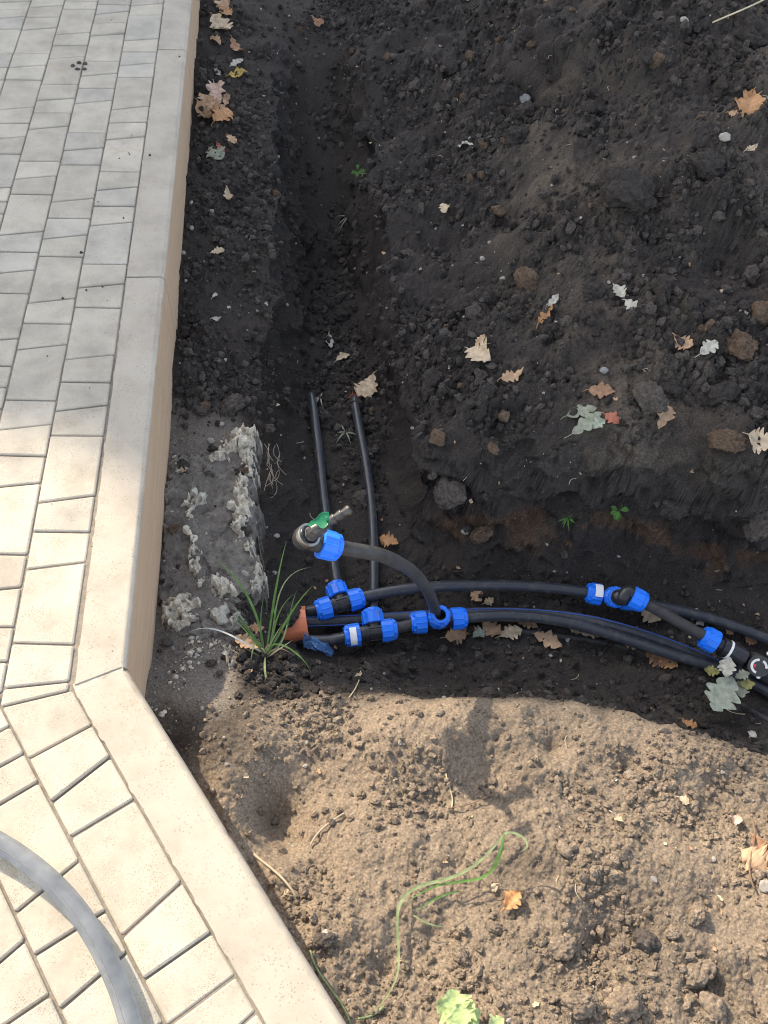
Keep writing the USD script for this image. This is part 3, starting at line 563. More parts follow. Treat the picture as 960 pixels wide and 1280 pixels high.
# ------------------------------------------------------------------ trees that throw the shade (out of the picture, towards the sun)
ea = np.array([math.sin(SUN_AZ), math.cos(SUN_AZ)]); ep = np.array([ea[1], -ea[0]]); TE = math.tan(SUN_EL)
edge = np.array([(-3.0, 1.45), (-1.6, 1.28), (-.75, 1.17), (-.52, 1.13), (-.40, 1.10), (-.30, 1.03), (-.2, .88), (-.05, .82), (.13, .80), (.6, .70), (1.5, .60), (3.2, .5), (5, .4)])
es, ea0 = edge@ep, edge@ea; o_ = np.argsort(es); es, ea0 = es[o_], ea0[o_]
tr = np.random.default_rng(5)
def crown(s0, s1, n_big, n_small, A0=14.0):
    V, Fc = [], []
    def leaves(s, al, z, size):
        n = len(s); c = np.stack([s*ep[0]+al*ea[0], s*ep[1]+al*ea[1], z], 1)
        d = tr.normal(size=(n, 3)); d /= np.linalg.norm(d, axis=1)[:, None]; w = np.cross(d, tr.normal(size=(n, 3))); w /= np.linalg.norm(w, axis=1)[:, None]
        L = (size*tr.uniform(.7, 1.3, n))[:, None]
        q_ = np.stack([c-d*L*.5, c+w*L*.3, c+d*L*.5, c-w*L*.3], 1).reshape(-1, 3)
        b = sum(len(x) for x in V)+np.arange(n)[:, None]*4
        V.append(q_); Fc.append(np.concatenate([b+np.array([[0, 1, 2]]), b+np.array([[0, 2, 3]])]))
    def fill(n, size, band):
        got = 0
        while got < n:
            m = n*3; s = tr.uniform(s0, s1, m); al = A0+tr.normal(0, .7, m); z = tr.uniform(.8, 12.5, m)
            lim = np.interp(s, es, ea0)+.05*np.sin(s*9.0)*(s > 1.2)
            a0 = al-z/TE-lim
            ok = (a0 > size*.3) & (a0 < band)
            s, al, z = s[ok][:n-got], al[ok][:n-got], z[ok][:n-got]; got += len(s); leaves(s, al, z, size)
    fill(n_big, .3, 15.0); fill(n_small, .09, .7)
    return trimesh.Trimesh(np.vstack(V), np.vstack(Fc), process=False)
for s0, s1, lab in ((-2.6, .1, 'leafy tree left of the shading row, beyond the paving'), (.1, 1.7, 'tallest leafy tree in the middle of the shading row'), (1.7, 4.4, 'leafy tree right of the shading row, behind the earth heap')):
    b = ep*(s0+s1)/2+ea*14.0; t = thing('shade_tree', lab, 'tree', loc=(*b, -.1))
    part('trunk', tube([(*b, -.3), (*(b+.03), 3.4), (*(b-.02), 7.5)], [.22, .17, .08], 16, 10), 'bark', t, True)
    wd = s1-s0
    part('crown', crown(s0, s1, int(15000*wd/1.5), int(3500*wd)), 'tree_leaf', t)

# ------------------------------------------------------------------ concrete left along the kerb footing
def inpoly(poly, x, y):
    import shapely; return shapely.contains_xy(poly, x, y)
def crust(poly_px, h, rough, seed, zref=-.2, step=.0017):
    if seed == 60: step = .003
    """a rough cake of old concrete lying on the earth inside an outline"""
    P = np.array([hit(a, b, False)[:2] for a, b in poly_px]); pg = sg.Polygon(P).buffer(0)
    x0, y0, x1, y1 = pg.bounds; x = np.arange(x0-.01, x1+.01, step); y = np.arange(y0-.01, y1+.01, step)
    X, Y = np.meshgrid(x, y, indexing='ij'); X, Y = X.ravel(), Y.ravel()
    Wp = np.stack([X, Y, np.zeros_like(X)], 1)
    jx = X+(meshkit.fbm(Wp*80+seed, 4, seed)-.5)*.034; jy = Y+(meshkit.fbm(Wp*80+seed+9, 4, seed+1)-.5)*.034
    import shapely
    hole = meshkit.fbm(Wp*45+seed*3, 3, seed+7); d = shapely.distance(pg.boundary, shapely.points(jx, jy)); d = np.where(shapely.contains_xy(pg, jx, jy), d, -d); d = np.minimum(d, (hole-(.05 if seed == 60 else .22))*.06)
    gc = np.random.default_rng(seed+50); nc = max(10, int(pg.area/((.0085 if seed != 60 else .03)**2))); cc = np.stack([gc.uniform(x0-.01, x1+.01, nc), gc.uniform(y0-.01, y1+.01, nc)], 1); hc_ = gc.uniform(-.5, .75, nc); sl_ = gc.normal(0, .45 if seed != 60 else .08, (nc, 2)); wq = np.stack([X+(meshkit.fbm(Wp*150, 2, seed+8)-.5)*.007, Y+(meshkit.fbm(Wp*150, 2, seed+9)-.5)*.007], 1); kc = cKDTree(cc).query(wq)[1]
    chunk = hc_[kc]*h+((wq-cc[kc])*sl_[kc]).sum(1)
    g = np.random.default_rng(seed); n = max(8, int(pg.area/(.006**2)*.55)); c = np.stack([g.uniform(x0, x1, n), g.uniform(y0, y1, n)], 1); r = g.uniform(.003, .009, n)
    dd, k = cKDTree(c).query(np.stack([X, Y], 1), k=3); lum = np.max(np.sqrt(np.clip(r[k]**2-dd**2, 0, None)), 1)
    zb_ = np.maximum(hbase(X, Y), -.232) if seed in (60, 61, 62, 63) else hbase(X, Y)
    z = zb_+np.where(d > 0, h*np.clip(d/.007, 0, 1)**.55+(chunk+rough*.5*(meshkit.fbm(Wp*55, 4, seed)-.42))*np.clip(d/.005, 0, 1)+lum*.3*np.clip(d/.004, 0, 1)+(meshkit.fbm(Wp*260, 3, seed+4)-.5)*.006, d*(1.2 if seed > 63 else 3.5)-.004)
    hh = np.where(d > -.006, z, z-(.03 if seed > 63 else .07))
    ni, nj = len(x), len(y); i = np.arange(ni-1)[:, None]*nj; j = np.arange(nj-1)[None]
    q = np.stack([i+j, i+nj+j, i+nj+j+1, i+j+1], -1).reshape(-1, 4)
    q = q[(d[q] > -.008).any(1)]
    m = trimesh.Trimesh(np.stack([X, Y, hh], 1), np.vstack([q[:, [0, 1, 2]], q[:, [0, 2, 3]]]), process=True); m.remove_unreferenced_vertices(); return m
def crust_thing(name, poly, h, rough, seed, label, mat_='old_concrete'):
    tag(part(name, crust(poly, h, rough, seed), mat_, None, 32), label, 'concrete')
crust_thing('concrete_footing', [(213, 566), (240, 572), (262, 570), (296, 556), (320, 542), (318, 575), (314, 602), (322, 634), (316, 662), (318, 690), (327, 722), (322, 744), (306, 760), (308, 782), (288, 796), (258, 800), (206, 796), (200, 740), (205, 640)], .007, .005, 60, 'dusty grey concrete footing between the kerb and the trench', 'footing_grey')
crust_thing('concrete_crust', [(308, 538), (320, 535), (322, 552), (314, 560), (317, 580), (313, 602), (306, 600), (300, 565), (290, 570), (280, 580), (262, 580), (260, 572), (278, 566), (292, 550)], .020, .014, 61, 'pale concrete crust with a left spur at the top of the trench edge')
crust_thing('concrete_crust', [(300, 600), (309, 602), (311, 618), (320, 632), (316, 644), (312, 660), (314, 676), (300, 676), (292, 660), (288, 640), (296, 622)], .020, .014, 62, 'yellowish concrete crust on the trench edge below the spur')
crust_thing('concrete_crust', [(311, 676), (317, 690), (322, 705), (328, 722), (322, 736), (313, 750), (307, 748), (316, 728), (316, 715), (309, 695), (307, 680)], .018, .01, 63, 'thin grey concrete rim above the grass tuft')
crust_thing('concrete_crust', [(262, 728), (274, 722), (288, 728), (296, 738), (298, 750), (286, 756), (272, 752), (262, 744)], .020, .02, 64, 'lumpy cream concrete cake behind the grass tuft')
crust_thing('concrete_crust', [(236, 620), (243, 626), (246, 640), (240, 652), (246, 680), (250, 700), (258, 730), (250, 745), (244, 730), (240, 700), (234, 676), (230, 648)], .013, .01, 65, 'long thin concrete streak beside the kerb')
crust_thing('concrete_crust', [(212, 748), (232, 742), (250, 752), (256, 768), (244, 780), (222, 790), (206, 784), (202, 768)], .015, .014, 66, 'broad pale concrete patch against the kerb foot')
crust_thing('concrete_crust', [(238, 612), (252, 612), (262, 622), (258, 634), (244, 640), (234, 632)], .012, .012, 67, 'small grey crumbly concrete patch with white bits', 'mortar')
crust_thing('concrete_crust', [(262, 764), (280, 760), (300, 768), (312, 776), (302, 786), (284, 786), (268, 778)], .013, .014, 68, 'grey crumbled concrete just left of the grass roots', 'mortar')
crust_thing('concrete_crust', [(284, 808), (291, 818), (294, 832), (289, 838), (284, 826), (281, 814)], .008, .01, 69, 'small upright concrete edge below the grass tuft')

# ------------------------------------------------------------------ pipes and fittings
ZP = -.342
def pz(*pts): return [at(x, y, z) for x, y, z in pts]
def on_floor(pts, lift): # pixel path on the ground, lifted by the radius
    out = []
    for x, y in pts:
        p = hit(x, y, False); out.append(p+[0, 0, lift])
    return out
def pipe(pts, r, label, mat_='pipe_black', n=60, group=None):
    t = thing('water_pipe', label, 'pipe', loc=pts[len(pts)//2]); part('tube', tube(pts, r, n, 18), mat_, t, True); return t
RP, RS = .0122, .0108
pA = pz((389, 494, -.37), (393, 520, -.350), (399, 570, -.352), (405, 625, -.348), (413, 680, -.343), (421, 730, -.335))
pipe(pA, RS, 'straight black pipe on the left, running along the trench into the first tee')
pB = pz((443, 497, -.372), (446, 520, -.350), (454, 560, -.350), (461, 605, -.350), (465, 640, -.350), (467, 690, -.355), (467, 735, -.352), (466, 765, -.338))
pipe(pB, RS, 'black pipe half sunk in earth right of its straight neighbour')
pC = pz((444, 748, -.33), (475, 742, -.327), (520, 735, -.325), (580, 732, -.33), (640, 732, -.335), (700, 736, -.338), (738, 741, -.335))
pipe(pC, RP, 'upper black pipe bowing right from the first tee')
pC2 = pz((790, 751, -.338), (830, 759, -.345), (870, 768, -.347), (910, 780, -.35), (960, 799, -.35), (1010, 822, -.35))
pipe(pC2, RP, 'rear black pipe passing under the elbow to the right edge')
pD = pz((572, 773, -.33), (610, 770, -.331), (650, 770, -.336), (700, 776, -.342), (760, 792, -.345), (810, 808, -.347), (850, 821, -.348), (900, 836, -.352), (960, 864, -.352), (1010, 890, -.352))
pipe(pD, RP, 'front black pipe bowing from the third tee to the lower right')
pE = pz((370, 797, -.352), (400, 801, -.348), (425, 798, -.34), (440, 794, -.33)); pipe(pE, RP, 'short black pipe from the orange sleeve into the second tee')
pipe(pz((352, 776, -.352), (372, 768, -.346), (402, 760, -.33)), RP, 'short black pipe from the orange sleeve into the first tee')
pipe(pz((486, 787, -.33), (505, 783, -.33), (524, 778, -.33)), RP, 'very short dusty pipe between the second and third tees', 'pipe_dusty')
# striped conduit behind the tees
pF = pz((366, 778, -.352), (420, 776, -.354), (500, 772, -.356), (600, 767, -.356), (680, 769, -.356), (740, 777, -.357), (800, 793, -.358), (860, 815, -.362), (930, 848, -.364), (1000, 885, -.364))
t = thing('striped_pipe', 'black pipe with thin blue stripes lying behind the tees', 'pipe', loc=pF[3]); c = spline(pF, 80); RF = .0135
pft = part('tube', tube(pF, RF, 80, 18), 'pipe_black', t, True)
tn = np.gradient(c, axis=0); tn /= np.linalg.norm(tn, axis=1)[:, None]; sd = np.cross(tn, [0, 0, 1]); sd /= np.linalg.norm(sd, axis=1)[:, None]; upv = np.cross(sd, tn)
for a in (1.95, .35):
    o = c+RF*(upv*math.sin(a)+sd*math.cos(a)); part('stripe', tube(o, .0012, 80, 6, raw=True), 'stripe_blue', pft, True)
pG = [p+np.array([0, 0, -.006]) for p in on_floor([(600, 780), (680, 792), (740, 800), (800, 815), (850, 838), (900, 866), (960, 900), (1010, 925)], .003)]
pipe(pG, .008, 'half buried dirty pipe below the leaves at the near trench side', 'pipe_dusty')
# rising pipe with the tap
pT = pz((545, 770, -.315), (543.5, 762, -.285), (538, 746, -.225), (526, 726, -.145), (512, 712, -.07), (495, 702, .012), (470, 692.5, .078), (440, 687, .108), (414, 682, .122))
pipe(pT, RP, 'thick black pipe arching up from the third tee to the tap', 'pipe_dusty')

def nut(o, d, parent, R=.0232, L=.034, r=RP, label=None, mat_='nut_blue'):
    """o: centre; d points to the pipe side"""
    rib = lambda th: math.cos(np.pi/12)/np.cos((th % (np.pi/6))-np.pi/12)-1+.022*(np.minimum(th % (np.pi/6), np.pi/6-th % (np.pi/6)) < .06)
    h = L/2; pr_ = [(-h, r*1.1), (-h, R*.93), (-h+.001, R*1.03, 1), (h*.42, R*1.01, 1), (h*.46, R*.95, .8), (h*.5, R*.90), (h*.62, R*.90), (h*.65, R*.86), (h*.96, R*.80), (h, R*.74), (h, r*1.0), (h*.6, r*1.0)]
    m = lathe(pr_, 96, rib)
    ms = [place(m, o, d)]
    # notches of the collar, as raised teeth
    for k in range(6):
        a = k*np.pi/3; bx = trimesh.creation.box((.0035, R*.52, L*.16)); bx.apply_translation((R*.865, 0, h*.62)); bx.apply_transform(trimesh.transformations.rotation_matrix(a, (0, 0, 1))); ms.append(place(bx, o, d))
    return part('nut', cat_(ms), mat_, parent, smooth=14, label=label)
NUTL = []
def tee(label, name, nL, nR, nB, lab=None, three=True, bdir=None):
    """nL, nR, nB: centres of the left, right and branch nuts"""
    nL, nR, nB = map(np.asarray, (nL, nR, nB)); ax = unit(nR-nL); c = (nL+nR)/2; c = c+ax*((nB-c)@ax); bd = unit(nB-c) if bdir is None else unit(bdir)
    t = thing(name, label, 'pipe fitting', loc=c)
    rb = .0165; L = np.linalg.norm(nR-nL)
    ms = [place(lathe([(-L/2, .013), (-L/2, rb), (-.020, rb), (-.0195, rb*1.1), (-.016, rb*1.1), (-.0155, rb), (.0155, rb), (.016, rb*1.1), (.0195, rb*1.1), (.02, rb), (L/2, rb), (L/2, .013)], 28), c, ax)]
    lb = np.linalg.norm(nB-c); ms.append(place(lathe([(0, rb), (lb*.42, rb), (lb*.45, rb*1.1), (lb*.6, rb*1.1), (lb*.62, rb), (lb, rb), (lb, .013)], 28), c, bd))
    for k in range(9):  # ribs along the body
        a = k*2*np.pi/9; bx = trimesh.creation.box((.003, .0035, .026)); bx.apply_translation((rb*1.03, 0, 0)); bx.apply_transform(trimesh.transformations.rotation_matrix(a, (0, 0, 1))); ms.append(place(bx, c, ax))
    part('body', cat_(ms), 'fitting_black', t, smooth=40)
    NUTL.append(nut(nL, -ax, t)); nut(nR, ax, t); nut(nB, bd, t, r=RS if lb < 1 and bdir is None else RP)
    return t, c, ax, bd
zt = -.328
tee('black tee with three blue nuts at the end of the left pipe', 'tee_fitting', at(404, 761, zt), at(445, 749, zt), at(421, 738, zt))
t2, c2, a2, b2 = tee('black tee with a white sticker on its left blue nut', 'tee_fitting', at(440, 794, zt), at(486, 787.5, zt), at(465.5, 771, zt+.006))
def sticker(o, d, ang0, ang1, z0, z1, R, parent, name='sticker'):
    a, b, c_ = frame(d); th = np.linspace(ang0, ang1, 10); V = []
    for z in (z0, z1):
        V += [o+c_*z+R*(math.cos(x)*a+math.sin(x)*b) for x in th]
    V = np.array(V); f = []
    for k in range(9): f += [(k, k+1, k+11), (k, k+11, k+10)]
    V2 = np.vstack([V, V-(V-o-np.outer((V-o)@c_, c_))*.03]); f2 = [(x+20, z+20, y+20) for x, y, z in f]
    part(name, trimesh.Trimesh(V2, np.array(f+f2), process=False), 'label_white', parent)
def ang_to(o, d, target):
    a, b, c_ = frame(d); v = np.asarray(target)-o; return math.atan2(v@b, v@a)
o = at(440, 794, zt); g = ang_to(o, -a2, EYE); sticker(o, -a2, g-1.0, g+.7, -.008, .006, .0250, NUTL[-1])
nl, nr_ = at(523, 778, zt), at(573.5, 773, zt); c3 = (nl+nr_)/2; toeye = unit(EYE-c3)
bd3 = unit(.55*np.array([0, 0, 1.0])+.45*toeye); bd3 = unit(bd3-unit(nr_-nl)*(bd3@unit(nr_-nl)))
tee('tee with an upright blue nut gripping the rising pipe', 'tee_fitting', nl, nr_, c3-unit(nr_-nl)*.003+bd3*.03, bdir=bd3)
# fourth tee with the elbow plugged into it
nl4 = at(742, 742, -.333); ax4 = unit(at(800, 752, -.338)-nl4); c4 = nl4+ax4*.040; nr4 = nl4+ax4*.080; te4 = unit(EYE-c4); bd4 = unit(te4+np.array([0, 0, .05])-R_*.06); bd4 = unit(bd4-ax4*(bd4@ax4))
t4, cc4, aa4, bb4 = tee('tee with a white sticker whose upright nut carries a black elbow', 'tee_fitting', nl4, nr4, c4+bd4*.034, bdir=bd4)
g = ang_to(nl4, -ax4, EYE); sticker(nl4, -ax4, g-.2, g+1.1, -.015, .002, .0250, NUTL[-1])
# the elbow: out of the upright nut, then down to the right
el = thing('elbow_fitting', 'glossy black elbow with a blue nut plugged into the fourth tee', 'pipe fitting', loc=c4+bd4*.05)
e0 = c4+bd4*.034; e1 = c4+bd4*.064; ne = at(798, 750, -.272); e3 = ne
ed = unit(at(850, 776, -.283)-ne)
path = np.vstack([np.linspace(e0, e1-bd4*.004, 4), spline([e1-bd4*.002, e1+bd4*.006+ed*.004, ne-ed*.03+bd4*.002, ne-ed*.012], 12)])
part('body', cat_([tube(path, .0158, 16, 18, raw=True), trimesh.Trimesh(ICO[3].vertices*.0166+(e1-ed*.003), ICO[3].faces, process=False)]), 'fitting_black', el, True)
nut(ne, ed, el)
pipe([ne+ed*.005, at(830, 767, -.279), at(862, 785, -.29), at(884, 797, -.30)], RP, 'straight dusty pipe slanting from the elbow to the right coupling', 'pipe_dusty')
# coupling and valve at the right edge
cn = at(886, 799, -.305); cdv = unit(at(930, 823, -.318)-cn)
cp = thing('pipe_coupling', 'black coupling with blue nut and white band at the right edge', 'pipe fitting', loc=cn)
nut(cn, -cdv, cp, R=.025)
cbp = part('body', place(lathe([(0, .012), (0, .0165), (.028, .0165), (.030, .0205), (.080, .0205), (.083, .0185), (.083, .01)], 32), cn, cdv), 'fitting_black', cp, smooth=40)
part('band', place(lathe([(.043, .020), (.043, .0214), (.048, .0214), (.048, .020)], 32), cn, cdv), 'label_white', cbp, smooth=40)
vz = thing('control_valve', 'dark valve body with a white cap and round badge cut by the right edge', 'valve', loc=at(955, 836, -.33))
vb = cn+cdv*.118
part('body', cat_([trimesh.Trimesh(lump(.031, 71, 3, .9, .12).vertices+vb, ICO[3].faces, process=False), place(lathe([(-.026, .0), (-.026, .02), (-.02, .024), (.06, .026), (.06, 0)], 28), vb, cdv)]), 'valve_black', vz, True)
vt = unit(EYE-vb)
def disc(px, py, z, r, mat_, name, th=.004, lift=0):
    p = at(px, py, z); part(name, place(lathe([(0, 0), (0, r), (th*.7, r), (th, r*.85), (th, 0)], 24), p+vt*lift, vt), mat_, vz, smooth=40)
p = vb+vt*.028; bdg = part('badge', place(lathe([(-.012, .022), (.002, .022), (.003, .020), (.003, 0)], 28), p, vt), 'valve_black', vz, smooth=40)
for a0, a1, r0, r1, mm in ((2.2, 5.0, .0115, .0165, 'cap_white'), (3.3, 4.1, .006, .010, 'mark_red'), (.5, 1.7, .0115, .0165, 'cap_white')):
    th = np.linspace(a0, a1, 14); a_, b_, c_ = frame(vt); V = [p+vt*.0042+r*(math.cos(x)*a_+math.sin(x)*b_) for r in (r0, r1) for x in th]
    part('badge_mark', trimesh.Trimesh(np.array(V), np.array([q for k in range(13) for q in ((k, k+14, k+15), (k, k+15, k+1))]), process=False), mm, bdg)
disc(948, 846, -.312, .0042, 'cap_white', 'screw_cap'); disc(961, 817, -.30, .0045, 'cap_white', 'screw_cap')

# tap on the raised end
tp = thing('garden_tap', 'small metal tap with a green lever and barbed hose tail', 'tap', loc=at(400, 668, .15))
tn_ = at(412, 682, .122); td = unit(at(392, 676, .136)-at(430, 686, .112)); nut(tn_, -td, tp, R=.0236, L=.036)
b1 = tn_+td*.046; vdir = unit(at(406, 655, .196)-b1)
bp = np.vstack([np.linspace(tn_+td*.005, b1-td*.008, 5), spline([b1-td*.006, b1+td*.004+vdir*.004, b1+vdir*.014], 8)])
part('elbow_body', cat_([tube(bp, .0168, 13, 20, raw=True), trimesh.Trimesh(ICO[3].vertices*.0185+b1, ICO[3].faces, process=False)]), 'fitting_black', tp, True)
part('socket_ring', place(lathe([(-.005, .014), (-.005, .0200), (.003, .0205), (.005, .0195), (.005, .0155), (-.002, .0145)], 32), b1+vdir*.014, vdir), 'nickel', tp, smooth=40)
part('valve_body', place(lathe([(.008, .0), (.008, .0125), (.022, .0125), (.024, .0108), (.034, .0108), (.036, .0128), (.052, .0128), (.054, .0105), (.062, .0098), (.062, 0)], 8), b1, vdir), 'dark_metal', tp, smooth=30)
h0 = at(406, 655, .192); h1 = at(437.5, 636.5, .212); hd = unit(h1-h0); hl = np.linalg.norm(h1-h0); prof = [(-.02, 0), (-.02, .0105), (-.004, .0105), (0, .0085), (.002, .0062)]
for k in range(3):
    z = .006+k*(hl-.006)/3; s = (hl-.006)/3; prof += [(z, .0062), (z+s*.2, .0064), (z+s*.85, .0084), (z+s*.95, .0080), (z+s, .0062)]
prof += [(hl, .0062), (hl+.001, .0058), (hl+.001, .0038), (hl-.02, .0036), (hl-.021, 0)]
part('hose_tail', place(lathe(prof, 24), h0, hd), 'dark_metal', tp, smooth=30)
lp = [(384, 656), (389, 651), (395, 648), (399, 643), (403, 640), (411, 640), (412, 648), (411, 654), (408, 659), (404, 661), (400, 660), (397, 656), (392, 655), (387, 659)]
V = np.array([at(x, y, .236) for x, y in lp]); nrm = unit(EYE-V.mean(0)); ctr = V.mean(0)
V = np.array([v+nrm*.010*max(0, (v-ctr)@unit(U_))/.02 for v in V]); n = len(V)
# thick plate with a rounded rim and a raised edge
inn = ctr+(V-ctr)*.86; allv = np.vstack([V-nrm*.008, V, ctr+(V-ctr)*.95+nrm*.0015, inn+nrm*.0008, (ctr+(inn-ctr)*.0)[:1]+nrm*.0]); f = []
for k in range(3):
    for i in range(n): a, b = k*n+i, k*n+(i+1) % n; f += [(a, b, b+n), (a, b+n, a+n)]
f += [(3*n+i, 3*n+(i+1) % n, 4*n) for i in range(n)]
lvp = part('lever', trimesh.Trimesh(allv, np.array(f)[:, ::-1], process=False), 'lever_green', tp, smooth=30)
part('lever_pin', place(lathe([(0, 0), (0, .0035), (.006, .0035), (.007, .002), (.007, 0)], 14), at(409, 648, .240), nrm), 'lever_green', lvp, smooth=40)
part('spindle', tube([b1+vdir*.045, at(401, 655, .218)], .0045, 6, 12), 'nickel', tp, True)

# orange sleeve
oc = at(384, 779, -.34); od = unit(at(384, 779, -.34)-at(345, 785, -.345)+np.array([0, -.0, 0])); sl = thing('orange_sleeve', 'orange plastic pipe end poking out of the earth, open to the right', 'pipe', loc=oc)
part('wall', place(lathe([(-.075, .0375), (0, .0375), (.0006, .0366), (.0006, .0345), (0, .0335), (-.075, .0335)], 48), oc, od), 'orange_plastic', sl, smooth=40)

# blue film scrap
bx, by = np.meshgrid(np.linspace(0, 1, 26), np.linspace(0, 1, 18), indexing='ij'); o = hit(379, 800, False); ux = at(414, 813, o[2])-at(379, 797, o[2]); uy = at(384, 812, o[2])-at(382, 795, o[2])
P = o+[0, 0, .02]+bx[..., None]*ux+by[..., None]*uy*(1-.5*np.abs(bx-.4))[..., None]
nn = meshkit.fbm(P*60, 4, 3)-.5; rd = 1-np.abs(2*meshkit.fbm(P*45+3, 3, 5)-1); P[..., 2] += nn*.045+(rd-.6)*.05; P[..., 0] += (meshkit.fbm(P*50+9, 3, 8)-.5)*.02
i = np.arange(25)[:, None]*18; j = np.arange(17)[None]; q = np.stack([i+j, i+18+j, i+19+j, i+j+1], -1).reshape(-1, 4)
tag(part('plastic_scrap', (P.reshape(-1, 3), q), 'film_blue', None, False), 'crumpled blue plastic film scrap below the orange pipe end', 'plastic scrap')

# hose on the paving
hp = [at(-60, 1026, .026), at(-15, 1046, .026), at(30, 1074, .026), at(72, 1110, .026), at(105, 1150, .025), at(132, 1196, .024), at(152, 1243, .022), at(168, 1298, .020), at(178, 1358, .018)]
t = thing('garden_hose', 'translucent grey hose curving over the sunlit paving, lower left corner', 'hose', loc=hp[4]); part('tube', tube(hp, .0138, 90, 28), 'hose_clear', t, True)
hc = spline(hp, 90); hs = np.cross(np.gradient(hc, axis=0), [0, 0, 1]); hs /= np.linalg.norm(hs, axis=1)[:, None]
part('seam', tube(hc+hs*.005+np.array([0, 0, .0131]), .0006, 90, 6, raw=True), 'pebble_grey', t, True)

# ------------------------------------------------------------------ leaves
def leaf_mesh(L, wr, seed, curl=.3, lobes=3.6, stalk=True):
    g = np.random.default_rng(seed); nt, ns = 44, 9
    t_ = np.linspace(0, 1, nt)[:, None]; s_ = np.linspace(-1, 1, ns)[None]
    env = np.sin(np.pi*np.clip(t_, .0, 1)**.85)**.75*(.75+.45*t_)
    side = np.where(s_ < 0, g.uniform(.85, 1.1), g.uniform(.85, 1.1)); ph = np.where(s_ < 0, 0, .12)
    lob = 1-(1-(.46+.54*np.abs(np.sin(np.pi*(t_*lobes+ph)))**.75))*np.abs(s_)**.8*sm(1.0, .93, t_)
    w = L*wr*.62*env*lob*side; x = L*t_+0*s_; y = w*s_*1.0
    x = x+np.abs(s_)*w*.25*np.cos(np.pi*t_)
    fold = g.uniform(-.1, .5)*curl; k1 = g.uniform(-1, 1.6)*curl; tw = g.uniform(-1, 1)*curl
    z = np.abs(y)*fold*1.4+L*k1*(t_-.5)**2*1.2+y*tw*(t_-.5)*2.0
    z = z+(meshkit.fbm(np.stack([x/L*5, y/L*5, 0*x+seed], -1), 3, seed)-.5)*L*.34*curl*(.3+np.abs(s_))
    z = z+np.where(np.abs(s_) < .13, .0, .0008)+.0009*np.abs(np.sin(np.pi*(t_*lobes*1.0+np.abs(s_)*.8)))*np.abs(s_)
    V = np.stack([x, y, z-z.min()*.7], -1).reshape(-1, 3)
    i = np.arange(nt-1)[:, None]*ns; j = np.arange(ns-1)[None]; q = np.stack([i+j, i+ns+j, i+ns+j+1, i+j+1], -1).reshape(-1, 4)
    m = trimesh.Trimesh(V, np.vstack([q[:, [0, 1, 2]], q[:, [0, 2, 3]]]), process=False)
    if stalk:
        z0 = V[ns//2, 2]; m = cat_([m, tube([(.06*L, 0, z0+.001), (-.06*L, .01*L, z0), (-.20*L, .03*L*g.uniform(-2, 2), z0-.004)], [.0011, .0009, .0007], 8, 5)])
    return m
def put_leaf(x0, y0, x1, y1, wr, colour, label, curl=.35, lobes=3.6, tilt=0., lift=.004, parent=None, z=None, name='oak_leaf', cat='leaf', group=None, stalk=True):
    global nleaf
    nleaf += 1
    p = hit((x0+x1)/2, (y0+y1)/2); zc = p[2] if z is None else z
    a, b = at(x0, y0, zc), at(x1, y1, zc); L = np.linalg.norm(b-a)
    wr = wr*1.12*math.hypot(x1-x0, y1-y0)*np.linalg.norm(p-EYE)/FOC/L
    za, zb = (hbase(a[0], a[1]), hbase(b[0], b[1])) if z is None else (zc, zc)
    ux = unit(np.array([b[0]-a[0], b[1]-a[1], np.clip(zb-za, -.5*L, .5*L)])); q_ = p
    gx_ = (hbase(q_[0]+.02, q_[1])-hbase(q_[0]-.02, q_[1]))/.04; gy_ = (hbase(q_[0], q_[1]+.02)-hbase(q_[0], q_[1]-.02))/.04
    nz = unit([-np.clip(gx_, -.8, .8), -np.clip(gy_, -.8, .8), 1]) if z is None else np.array([0, 0, 1.0])
    nz = unit(nz+tilt*unit(EYE-p)); uz = unit(nz-ux*(nz@ux)); uy = np.cross(uz, ux)
    m = leaf_mesh(L, wr, nleaf*13+5, curl, lobes, stalk); c = np.array([L/2, 0, 0]); V = m.vertices-c
    ctr = (a+b)/2; ctr[2] = zc+lift
    if z is None:
        zs = height(np.array([ctr[0], ctr[0]+.01, ctr[0]-.01]), np.array([ctr[1], ctr[1]+.008, ctr[1]-.008])); ctr[2] = zs.max()+lift
        # move along the line of sight so that the leaf keeps its place
        d = unit(EYE-ctr); 
    m.vertices = ctr+V[:, :1]*ux+V[:, 1:2]*uy+V[:, 2:]*uz
    pr_ = part(name, m, colour, parent, True)
    if parent is None: tag(pr_, label, cat, group)
    return pr_
nleaf = 0
